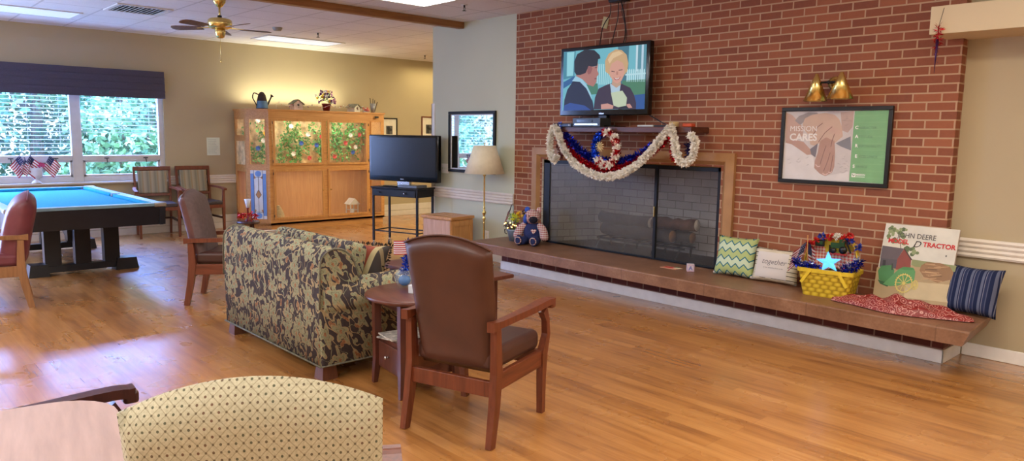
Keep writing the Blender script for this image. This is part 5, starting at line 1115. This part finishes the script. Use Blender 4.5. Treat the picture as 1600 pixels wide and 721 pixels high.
for s,mm in ((-1,M['royal']),(1,M['ging'])): MB().ball((s*.070,0,.372),(.034,.02,.034),12).build('ear',mm,TB)
for s in (-1,1):
    MB().tube(catmull([(s*.075,-.01,.215),(s*.125,-.03,.17),(s*.155,-.05,.105),(s*.165,-.07,.06)],4),[.034,.037,.04,.042,.044,.045,.046,.047,.048,.047,.045,.041,.028],12).build('arm',M['ging'],TB)
    MB().tube([(s*.055,-.03,.05),(s*.075,-.10,.045),(s*.085,-.16,.045)],[.05,.046,.042],12).build('leg',M['navy'],TB)
    f_=MB().ball((s*.088,-.175,.058),(.042,.028,.058),14); fo=f_.build('foot',M['navy'],TB); MB().lathe([(.030,0),(.041,.004),(.041,.010),(.032,.014)],seg=20,L=MX.Translation((s*.088,-.192,.058))@Euler((R(90),0,0)).to_matrix().to_4x4()).build('foot_sole_trim',M['ging'],fo)
    for q in (s,): MB().cyl((q*.018-.02,-.100,.315),(q*.018-.02,-.104,.315),.007,seg=10).build('eye',M['black'],TB)
m=MB(frameM((.045,-.083,.15),(1,.15,0),(0,.35,1))).use(M['ging']); m.poly([(0,-.03),(.028,0),(.03,.015),(.018,.026),(0,.015),(-.018,.026),(-.03,.015),(-.028,0)],.006).build('heart_patch',None,TB)
# planter with flag, flowers and lights
PL=thing('planter','blue-grey metal planter with yellow flowers, a flag and tiny lights on the hearth','planter',(-6.00,5.53,HT),R(20))
M['galv']=plain('galvanised_metal',rgb(140,160,176),.35,.5,.05); m=MB(); m.lathe([(0,0),(.06,0),(.085,.10),(.098,.125),(.098,.135),(.085,.13),(.078,.10),(0,.10)],seg=24).build('pot',M['galv'],PL)
MB().tube([(-.098,0,.13),(-.13,0,.12),(-.125,0,.08),(-.10,0,.07)],.005,6).build('handle',M['blackm'],PL)
m=MB(); blo=MB()
ye=plain('lime_yellow_petals',rgb(214,222,70),.6,0,.1,30); oy=plain('orange_yellow_petals',rgb(240,190,50),.6,0,.1,30); pu=plain('magenta_petals',rgb(120,50,100),.6,0,.2,30); dk=plain('brown_twigs',rgb(80,60,56),.8,0,.2)
for c,mm,r_ in (((.02,-.02,.25),ye,.055),((.06,.0,.30),oy,.04),((.0,.0,.29),ye,.04),((-.05,-.01,.27),M['vleaf2'],.04),((.10,-.04,.18),pu,.05),((.09,-.05,.13),pu,.04),((.11,.01,.33),dk,.03),((-.09,-.02,.17),dk,.03),((-.02,-.05,.16),dk,.04),((.04,-.06,.2),dk,.03),((-.1,0,.2),dk,.02)):
    blo.use(mm)
    for _ in range(34): d=V((random.gauss(0,1),random.gauss(0,1),random.gauss(0,1))).normalized(); blo.leaf(V(c)+d*r_*.3,r_*.9,.45,d)
    m.use(M['vleaf']).tube([(c[0]*.3,c[1]*.3,.10),c],.003,5)
m.build('stems',None,PL); blo.build('flowers',None,PL)
lb=emis('tiny_warm_bulb',rgb(255,200,110),9)
for k in range(9): MB().ball((-.09+.022*k+random.gauss(0,.004),-.075+random.gauss(0,.008),.15+random.random()*.06),.0065,8).build('light_bulb',lb,PL)
m=MB(); flag(m,lambda u,v:(-.02-.055*(1-v)-.09*u*.6,-.03-.01*math.sin(u*7),.40-.17*(1-v)*.9-.10*u+.02*v),8,dim=.8); m.build('flag',None,PL); MB().tube([(-.0,-.02,.1),(-.018,-.02,.42)],.003,6).build('flag_stick',M['blackm'],PL)
# cards and block
CD=thing('picture_card','colourful cards lying flat on the hearth beside the letter block','cards',(-3.86,5.50,HT)); m=MB(); m.use(flat(206,150,120)).b2((-.10,-.05,0),(.07,.05,.003)); m.use(flat(190,60,60)).box((-.02,.0,.0045),(.11,.055,.002),(0,0,14)); m.use(flat(224,200,170)).box((.06,.0,.006),(.07,.06,.002),(0,0,-20)); m.use(flat(90,130,90)).box((.03,.03,.0075),(.05,.02,.001),(0,0,8)); m.build('cards',None,CD)
BK=thing('toy_block','small letter toy block with the letter A on the hearth','toy block',(-3.67,5.50,HT),R(38)); M['blockw']=plain('pale_block',rgb(206,196,206),.5,0,.05,60)
bo=MB().b2((-.0325,-.0325,0),(.0325,.0325,.065),.004).build('block',M['blockw'],BK)
for fm,c1,c2 in ((frameM((-.0325,-.0335,0),(1,0,0),(0,0,1)),(120,120,190),(190,120,180)),(frameM((.0335,-.0325,0),(0,1,0),(0,0,1)),(170,110,80),(150,80,70))):
    m=MB(fm); m.use(flat(*c2)).line([(.006,.006),(.059,.006),(.059,.059),(.006,.059),(.006,.006)],.003,.0003); m.use(flat(*c1)).text('A',.032,.016,.048,.0006,'CENTER',bold=.002).build('letter_face',None,bo)
# cushions on the hearth -----------------------------------------------------
def hearth_pillow(name,label,x,y,w,h,th,mat,rz,lean,ears=.03,z=HT):
    t=thing(name,label,'pillow',(x,y,z),R(rz)); RM=MX.Translation((0,0,h/2*math.cos(R(lean))+th*.10))@Euler((R(90-lean),0,0)).to_matrix().to_4x4()
    m=MB(); cushion(m,w,h,th,None,16,.05,ears); o=m.build('cover',mat,t); o.matrix_local=RM; return t,o,RM
t=NT('chevron_cloth'); o=t.obj(); x,y,z=t.sep(o); tri=t.m2('ABSOLUTE',t.m2('SUBTRACT',t.m2('FRACT',t.m2('ADD',t.m2('DIVIDE',x,.072),10)),.5)); vv=t.m2('ADD',t.m2('DIVIDE',y,.064),t.m2('MULTIPLY',tri,1.15)); fr=t.m2('FRACT',t.m2('ADD',vv,20.1))
base_=t.ramp(t.m2('FRACT',t.m2('ADD',t.m2('MULTIPLY',vv,.5),20)),[(0,rgb(176,192,130)),(.5,rgb(196,214,184))],'CONSTANT'); c=t.mix(t.m2('LESS_THAN',fr,.19),base_,rgb(46,112,130)); M['chev']=t.fin(c,.85,spec=.1)
t_,o_,_=hearth_pillow('throw_pillow','green and teal zigzag pillow leaning beside the fireplace surround',-3.29,5.60,.35,.33,.12,M['chev'],4,14,.05)
m=MB()
for a,b in ((-1,-1),(1,-1)): m.ball((a*.17,b*.155,0),.014,8)
m.build('tassel',M['lace'],o_)
t=NT('plank_print'); o=t.obj(); x,y,z=t.sep(o); fy_=t.m2('FRACT',t.m2('ADD',t.m2('DIVIDE',y,.034),10.3)); n=t.noise(t.scale(o,(4,40,1)),4,4)
c=t.ramp(n,[(.3,rgb(196,186,160)),(.7,rgb(226,218,196))]); c=t.mix(t.m2('MULTIPLY',t.m2('LESS_THAN',fy_,.16),t.m2('GREATER_THAN',t.noise(o,8,1),.46)),c,rgb(60,54,50)); 
inn=t.m2('MULTIPLY',t.m2('LESS_THAN',t.m2('ABSOLUTE',t.m2('ADD',x,.02)),.135),t.m2('LESS_THAN',t.m2('ABSOLUTE',t.m2('SUBTRACT',y,-.004)),.105)); c=t.mix(inn,c,rgb(214,208,202)); M['plank']=t.fin(c,.85,spec=.1)
t_,o_,_=hearth_pillow('throw_pillow','cream plank-print pillow lettered together on the hearth',-2.92,5.60,.385,.275,.10,M['plank'],2,14,.02)
m=MB()
m.use(flat(120,116,118)); W_,H_,T_=.385,.275,.10
def onp(mb,w,h,t_h): # wrap flat lettering onto the bulge
    for v in mb.bm.verts:
        a=v.co.x/(w/2);b=v.co.y/(h/2); th=t_h/2*max(0,(1-a**4))**.55*max(0,(1-b**4))**.55; v.co.z=th+.0015
m.text('together',-.105,.005,.062,0,sx=.95,shear=.25); m.text('is our favorite place to be',-.085,-.030,.016,0,shear=.2); onp(m,W_,H_,T_); m.build('lettering',None,o_)
t=NT('blue_stripe_cloth'); o=t.obj(); x,y,z=t.sep(o); f_=t.m2('FRACT',t.m2('ADD',t.m2('DIVIDE',x,.07),10.2)); c=t.ramp(f_,[(0,rgb(34,42,72)),(.20,rgb(96,102,126)),(.42,rgb(36,44,76)),(.52,rgb(130,134,150)),(.57,rgb(46,54,86)),(.80,rgb(80,86,112)),(.88,rgb(34,42,72)),(1,rgb(34,42,72))],'CONSTANT'); M['bstripe']=t.fin(c,.85,spec=.1)
hearth_pillow('throw_pillow','blue striped pillow at the right end of the hearth beside the tractor picture',-1.52,5.635,.34,.32,.13,M['bstripe'],-6,16,.05)
# tractor picture
SG=thing('canvas_sign','old tractor picture on canvas leaning on the bricks above the bandana','sign',(-1.885,5.55,HT),0); lean=R(-15)
sw,sh=.49,.585; LM=Euler((lean,0,0)).to_matrix().to_4x4()
MB(LM).b2((-sw/2,0,0),(sw/2,.018,sh)).build('canvas',M['lace'],SG)
q=[(95,47),(558,85),(495,560),(32,540)]; hf3=homog(q,sw,sh); m=MB(LM@frameM((-sw/2,-.0008,0),(1,0,0),(0,0,1)))
def P3(col,pts,z): m.use(flat(*col,.5)).poly([hf3(p) for p in pts][::-1],z)
P3((208,206,194),q,0); P3((170,148,110),[(50,330),(300,300),(520,350),(495,560),(32,540)],.0003); P3((134,142,96),[(280,268),(545,290),(538,325),(300,310),(275,300)],.0004); P3((196,178,140),[(250,400),(515,400),(505,500),(240,500)],.0004)
for k in range(46):
    cx,cy=random.choice([(random.uniform(105,235),random.uniform(75,180)),(random.uniform(120,200),random.uniform(70,110)),(random.uniform(230,325),random.uniform(190,245))]); x,y=hf3((cx,cy)); m.use(flat(*random.choice([(110,126,84),(140,152,108),(88,104,70)]))).disc(x,y,random.uniform(.008,.018),.0006+k*.00001,7)
m.use(flat(96,84,66)).line([hf3((205,210)),hf3((190,130)),hf3((170,90))],.005,.0006)
P3((94,84,92),[(70,270),(80,190),(225,205),(190,262),(185,275)],.0014); P3((80,76,84),[(68,325),(72,268),(185,274),(180,330)],.0013); P3((132,62,52),[(178,335),(185,270),(225,207),(275,268),(272,335)],.0015); P3((56,46,46),[(222,203),(230,206),(282,270),(275,274)],.0018); P3((48,46,52),[(88,325),(90,280),(110,282),(108,326)],.0016)
P3((142,108,74),[(330,330),(340,300),(370,280),(450,280),(510,300),(530,330),(520,370),(440,395),(360,370)],.0012)
for k in range(16): a=(random.uniform(330,430),random.uniform(290,385)); m.use(flat(*random.choice([(170,134,96),(104,80,58),(186,152,112)]))).line([hf3(a),hf3((a[0]+random.uniform(50,95),a[1]+random.uniform(-18,14)))],.005,.0014+k*.00001)
g=(66,128,74); P3(g,[(60,350),(80,318),(150,310),(170,340),(165,400),(120,420),(70,405)],.0020); P3((88,150,92),[(160,370),(200,330),(290,318),(305,340),(300,400),(250,420),(150,440),(100,430)],.0022); P3((44,92,54),[(62,405),(150,425),(130,445),(80,430)],.0021)
P3((52,60,50),[(150,300),(158,300),(160,340),(150,340)],.0021); P3((70,136,78),[(200,330),(230,316),(290,318),(300,330),(240,335)],.0024)
def wheel(cx,cy,r_,ry,n):
    x,y=hf3((cx,cy)); yel=flat(212,194,112)
    for k in range(24):
        a=2*PI*k/24;b=2*PI*(k+1)/24; m.use(yel).line([(x+r_*math.cos(a),y+ry*math.sin(a)),(x+r_*math.cos(b),y+ry*math.sin(b))],.007,.0030)
        if n>8: m.line([(x+r_*math.cos(a),y+ry*math.sin(a)),(x+r_*1.14*math.cos(a),y+ry*1.14*math.sin(a))],.006,.0029)
    for k in range(n): a=2*PI*k/n; m.line([(x,y),(x+r_*math.cos(a),y+ry*math.sin(a))],.0045,.0031)
    m.disc(x,y,.010,.0033)
wheel(236,415,.054,.064,10); wheel(306,420,.018,.032,7)
x,y=hf3((178,133)); m.use(flat(64,60,66)).text('JOHN DEERE',x-.0,y,.052,.0026,sx=.86); x,y=hf3((116,168)); m.use(flat(196,44,50)).text('MODEL',x,y,.046,.0026,bold=.0016,sx=.92); x,y=hf3((342,188)); m.text('TRACTOR',x,y,.046,.0026,bold=.0016,sx=.98); x,y=hf3((278,192)); m.use(flat(48,46,48)).text('D',x,y,.066,.0028,shear=.35)
x,y=hf3((480,243)); m.use(flat(80,80,80)).rect(x,y,x+.008,y+.012,.002)
m.build('printed_picture',None,SG)
# bandana bundle
t=NT('red_bandana'); o=t.obj(); vo=t.n('ShaderNodeTexVoronoi',{'Vector':o,'Scale':24.0}); d=vo.outputs['Distance']; n=t.noise(o,90,2); ring=t.m2('LESS_THAN',t.m2('ABSOLUTE',t.m2('SUBTRACT',t.m2('FRACT',t.m2('MULTIPLY',d,3.4)),.5)),.13)
c=t.ramp(n,[(.3,rgb(112,24,24)),(.7,rgb(142,38,34))]); c=t.mix(t.m2('MULTIPLY',ring,.7),c,rgb(214,160,150)); c=t.mix(t.m2('LESS_THAN',d,.07),c,rgb(60,20,24)); M['band']=t.fin(c,.45,spec=.5)
def hsh(a,b): return math.sin(a*12.9+b*78.2)
def band(u,v):
    x=-.46+.92*u; env=math.sin(PI*min(1,max(0,u)))**.45; wv=.13*env; y=(v-.5)*2*wv+.03*math.sin(u*9)
    prof=max(0,1-(2*v-1)**2)**.6; hgt=(.055+.030*math.exp(-((u-.52)/.25)**2))*env
    z=.006+hgt*prof*(1+.16*math.sin(u*37+v*5)+.16*math.sin(u*13-v*11)+.13*math.sin(v*19+u*9)); return (x,y,max(.004,z))
BD=thing('bandana','crumpled red paisley bandana cloth lying along the right end of the hearth','cloth',(-1.88,5.36,HT),R(3)); m=MB(); m.surf(band,90,24); m.surf(lambda u,v:(band(u,v)[0],band(u,v)[1],.003),30,4); m.build('cloth',M['band'],BD)
# yellow basket -------------------------------------------------------------
BS=thing('basket','yellow woven basket on the hearth filled with tinsel, a star and flowers','basket',(-2.42,5.47,HT),R(6))
t=NT('yellow_wicker'); o=t.obj(); x,y,z=t.sep(o); u=t.m2('ADD',x,y); fz=t.m2('FRACT',t.m2('ADD',t.m2('DIVIDE',z,.032),10)); row=t.m2('FLOOR',t.m2('DIVIDE',z,.032)); fu=t.m2('FRACT',t.m2('ADD',t.m2('DIVIDE',u,.06),t.m2('ADD',t.m2('MULTIPLY',row,.5),20)))
hh=t.m2('MULTIPLY',t.m2('SINE',t.m2('MULTIPLY',fz,3.14159)),t.m2('ADD',.5,t.m2('MULTIPLY',.5,t.m2('SINE',t.m2('MULTIPLY',fu,6.283))))); c=t.ramp(hh,[(0,rgb(166,134,24)),(.25,rgb(204,172,40)),(1,rgb(222,194,58))]); t.bump(hh,.5,.003); M['wick']=t.fin(c,.5); M['ywood']=plain('yellow_painted_wood',rgb(218,188,50),.45,0,.06)
def rrect(w,d,z,r=.03,n=4):
    out=[]
    for sx,sy,a0 in ((1,1,0),(-1,1,90),(-1,-1,180),(1,-1,270)):
        for i in range(n+1): a=R(a0+90*i/n); out.append((sx*(w/2-r)+r*math.cos(a),sy*(d/2-r)+r*math.sin(a),z))
    return out
m=MB(); a=rrect(.33,.19,0);b=rrect(.40,.25,.20);c=rrect(.385,.235,.20);d=rrect(.315,.175,.012); n=len(a)
m._add(a+b+c+d,[(i,(i+1)%n,n+(i+1)%n,n+i) for i in range(n)]+[(n+i,n+(i+1)%n,2*n+(i+1)%n,2*n+i) for i in range(n)]+[(2*n+i,2*n+(i+1)%n,3*n+(i+1)%n,3*n+i) for i in range(n)]+[tuple(range(n-1,-1,-1)),tuple(range(3*n,4*n))]); m.build('woven_body',M['wick'],BS)
m=MB(); a=rrect(.412,.262,.182);b=rrect(.416,.266,.212);c=rrect(.38,.23,.212); m._add(a+b+c,[(i,(i+1)%n,n+(i+1)%n,n+i) for i in range(n)]+[(n+i,n+(i+1)%n,2*n+(i+1)%n,2*n+i) for i in range(n)]); m.build('rim',M['ywood'],BS)
for s in (-1,1):
    MB().bar((s*.10,-.132,.205),(s*.165,-.130,.10),.022,.005,up=(0,1,0)).build('side_strap',M['ywood'],BS)
hp=catmull([(-.19,0,.14),(-.19,.02,.28),(-.15,.03,.40),(-.06,.04,.445),(.05,.04,.445),(.15,.03,.40),(.19,.02,.28),(.19,0,.14)],5); MB().path(hp,.006,.05,up=(0,1,0)).build('handle',M['ywood'],BS)
m=MB(); m.surf(lambda u,v:(-.165+.33*u,.02-.10*v*0+.04*math.sin(u*3),.20+.17*v-.03*(2*u-1)**2*v+.012*math.sin(u*14+v*6)),20,10); m.build('cloth_liner',gingham('red_zigzag_cloth',rgb(226,200,176),rgb(206,84,74),.024),BS)
m=MB(); yb=M['ywood']; m.use(yb).surf(lambda u,v:(-.14+.28*u,.045+.01*math.sin(u*8),.33+.10*v-.05*(2*u-1)**2),12,4); m.build('yellow_bow',None,BS)
m=MB(frameM((.01,-.075,.265),(1,.1,0),(0,.2,1))); star=emis('glowing_blue_star',rgb(90,180,255),1.6,rgb(60,140,230)); P=[]
for k in range(10): r_=.082 if k%2==0 else .034; a=PI/2+k*PI/5+.12; P.append((1.15*r_*math.cos(a),r_*math.sin(a)))
m.use(star); v0=[(0,0,.022),(0,0,-.012)]+[(a,b,0) for a,b in P]; m._add(v0,[(0,2+i,2+(i+1)%10) for i in range(10)]+[(1,2+(i+1)%10,2+i) for i in range(10)]); m.build('light_star',None,BS)
m=MB(); fluff(m,[(-.24,-.05,.245),(-.22,-.09,.25),(-.19,-.10,.23),(-.10,-.10,.225),(-.05,-.1,.21)],.04,1500,.04,.3); m.build('blue_tinsel',M['fdblue'],BS); m=MB(); fluff(m,[(.10,-.10,.22),(.20,-.08,.25),(.22,-.04,.30)],.045,1200,.045,.3); m.build('blue_tinsel',M['fdblue'],BS)
m=MB(); fluff(m,[(-.22,-.08,.25),(-.1,-.11,.24)],.04,300,.035,.4); m.build('silver_tinsel',M['fsilver'],BS); m=MB(); fluff(m,[(.14,-.09,.26),(.21,-.06,.31)],.045,600,.035,.4); m.build('silver_tinsel',M['fsilver'],BS)
fm_={'r':plain('bright_red_petals',rgb(200,40,36),.6,0,.1,30),'b':plain('bright_blue_petals',rgb(44,60,160),.6,0,.1,30),'w':FC['w']}
for x,y,z,k,r_ in ((-.155,-.02,.375,'r',.040),(-.07,.0,.44,'b',.038),(-.02,.0,.45,'r',.036),(.03,0,.455,'w',.034),(.085,.0,.44,'r',.038),(.125,0,.43,'b',.036),(.125,.0,.47,'r',.03),(.185,0,.39,'b',.034),(-.11,-.02,.41,'r',.03)):
    m=MB()
    for _ in range(30): d=V((random.gauss(0,1),random.gauss(0,1)-.3,random.gauss(0,1))).normalized(); m.leaf(V((x,y,z))+d*r_*.15,r_,.6,d)
    m.build('flower',fm_[k],BS)
# toy tractor cut-outs
gm=plain('dark_green_tin',rgb(30,70,40),.4,.2,.1); m=MB(); m.use(gm).b2((.0,-.03,.37),(.10,-.01,.41),.004).b2((.06,-.03,.40),(.10,-.01,.44),.003); m.use(M['black']).b2((-.01,-.03,.33),(.0,-.01,.39)).bar((.10,-.02,.44),(.145,-.02,.34),.012,.012).cyl((.02,-.032,.35),(.02,-.008,.35),.02).cyl((.09,-.032,.36),(.09,-.008,.36),.028); m.use(flat(170,40,40)).b2((.0,-.028,.322),(.12,-.012,.332)); m.build('toy_tractor',None,BS)
m=MB(); m.use(M['black']).b2((-.12,-.02,.37),(-.05,.0,.42),.006); m.use(gm).b2((-.105,-.025,.385),(-.06,-.02,.41),.003); m.build('toy_cart',None,BS)
m=MB(); flag(m,lambda u,v:(-.165-.035*(1-v)*1.2-.095*u,-.06+.012*math.sin(u*8+v*3),.40-.16*(1-v)-.09*u+.0*v),10,dim=.85); m.build('flag',None,BS)
m=MB(); flag(m,lambda u,v:(-.155+.05*u+.012*(1-v),-.05-.014*math.sin(u*8+v*3),.395-.16*(1-v)-.05*u),8,False,dim=.75); m.build('flag_fold',None,BS)
MB().tube([(-.15,-.05,.12),(-.162,-.055,.44)],.003,6).ball((-.162,-.055,.445),.006,8).build('flag_stick',M['oak'],BS)
# ------------------------------------------------------------------ ceiling fan, vent, sprinklers
FN=thing('ceiling_fan','brass ceiling fan with brown blades hanging over the pool table end','ceiling fan',(-7.87,3.04,H))
MB().lathe([(0,0),(.065,0),(.062,-.03),(.03,-.075),(.012,-.085),(0,-.085)],seg=24).build('canopy',M['brass'],FN)
MB().cyl((0,0,-.08),(0,0,-.20),.010,seg=10).build('downrod',M['brass'],FN); MB().cyl((0,0,-.165),(0,0,-.195),.022,seg=14).build('collar',M['black'],FN)
MB().lathe([(0,-.19),(.05,-.19),(.10,-.20),(.118,-.215),(.12,-.25),(.115,-.285),(.08,-.30),(.0,-.302)],seg=32).build('motor_housing',M['brass'],FN)
MB().lathe([(0,-.30),(.045,-.30),(.055,-.32),(.05,-.35),(.04,-.385),(.02,-.395),(0,-.395)],seg=24).build('switch_housing',M['brass'],FN)
M['blade']=wood('fan_blade',rgb(92,74,66),rgb(120,98,86),0,.45)
for k,aa in enumerate((8,80,152,224,296)):
    L_=Euler((0,0,R(aa))).to_matrix().to_4x4(); b=MB(L_@MX.Translation((.33,0,-.295))@Euler((R(12),0,0)).to_matrix().to_4x4())
    pts=[(-.14,-.045),(.12,-.062),(.17,-.05),(.19,-.02),(.19,.02),(.17,.05),(.12,.062),(-.14,.045)]; b.prism([(x,y,0) for x,y in pts],(0,0,.006)); bl=b.build('blade',M['blade'],FN)
    MB(L_).bar((.10,0,-.285),(.24,0,-.293),.03,.006).build('blade_iron',M['brass'],bl)
MB().tube([(.045,-.02,-.36),(.045,-.02,-.62)],.002,5).ball((.045,-.02,-.635),(.007,.007,.018),8).build('pull_chain',M['brass'],FN)
VT=thing('ceiling_vent','square louvred air vent in the ceiling near the fan','ceiling vent',(-9.21,2.64,H),0); m=MB()
for a,b in (((-.29,-.29),(.29,-.25)),((-.29,.25),(.29,.29)),((-.29,-.25),(-.25,.25)),((.25,-.25),(.29,.25))): m.b2((*a,-.014),(*b,0))
m.build('frame',M['fixture'],VT); MB().b2((-.25,-.25,-.002),(.25,.25,0)).build('duct',M['black'],VT)
m=MB(); 
for k in range(11): m.box((0,-.225+.045*k,-.01),(.50,.032,.003),(35,0,0))
m.build('louvres',M['fixture'],VT)
def sprinkler(x,y,label,kind='sprinkler'):
    t=thing(kind,label,kind.replace('_',' '),(x,y,H),0)
    if kind=='sprinkler': MB().cyl((0,0,0),(0,0,-.006),.035).build('escutcheon',M['fixture'],t); MB().tube([(0,0,0),(0,0,-.03)],.010,8).tube([(-.012,0,-.03),(-.014,0,-.05),(0,0,-.062)],.003,5).tube([(.012,0,-.03),(.014,0,-.05),(0,0,-.062)],.003,5).cyl((0,0,-.062),(0,0,-.065),.022).build('sprinkler_head',M['blackm'],t)
    else: MB().lathe([(0,-.045),(.045,-.042),(.06,-.02),(.065,0)],seg=24).build('cover',plain('detector_grey',rgb(150,146,140),.5,0,.04),t)
sprinkler(-6.24,4.98,'small sprinkler head in the ceiling near the brick wall corner'); sprinkler(-9.42,4.97,'sprinkler head in the ceiling between the fan and the cabinet'); sprinkler(-10.6,7.6,'far sprinkler head in the ceiling near the corner of the pale wall')
sprinkler(-9.38,4.37,'grey round smoke detector on the ceiling just right of the fan','smoke_detector')
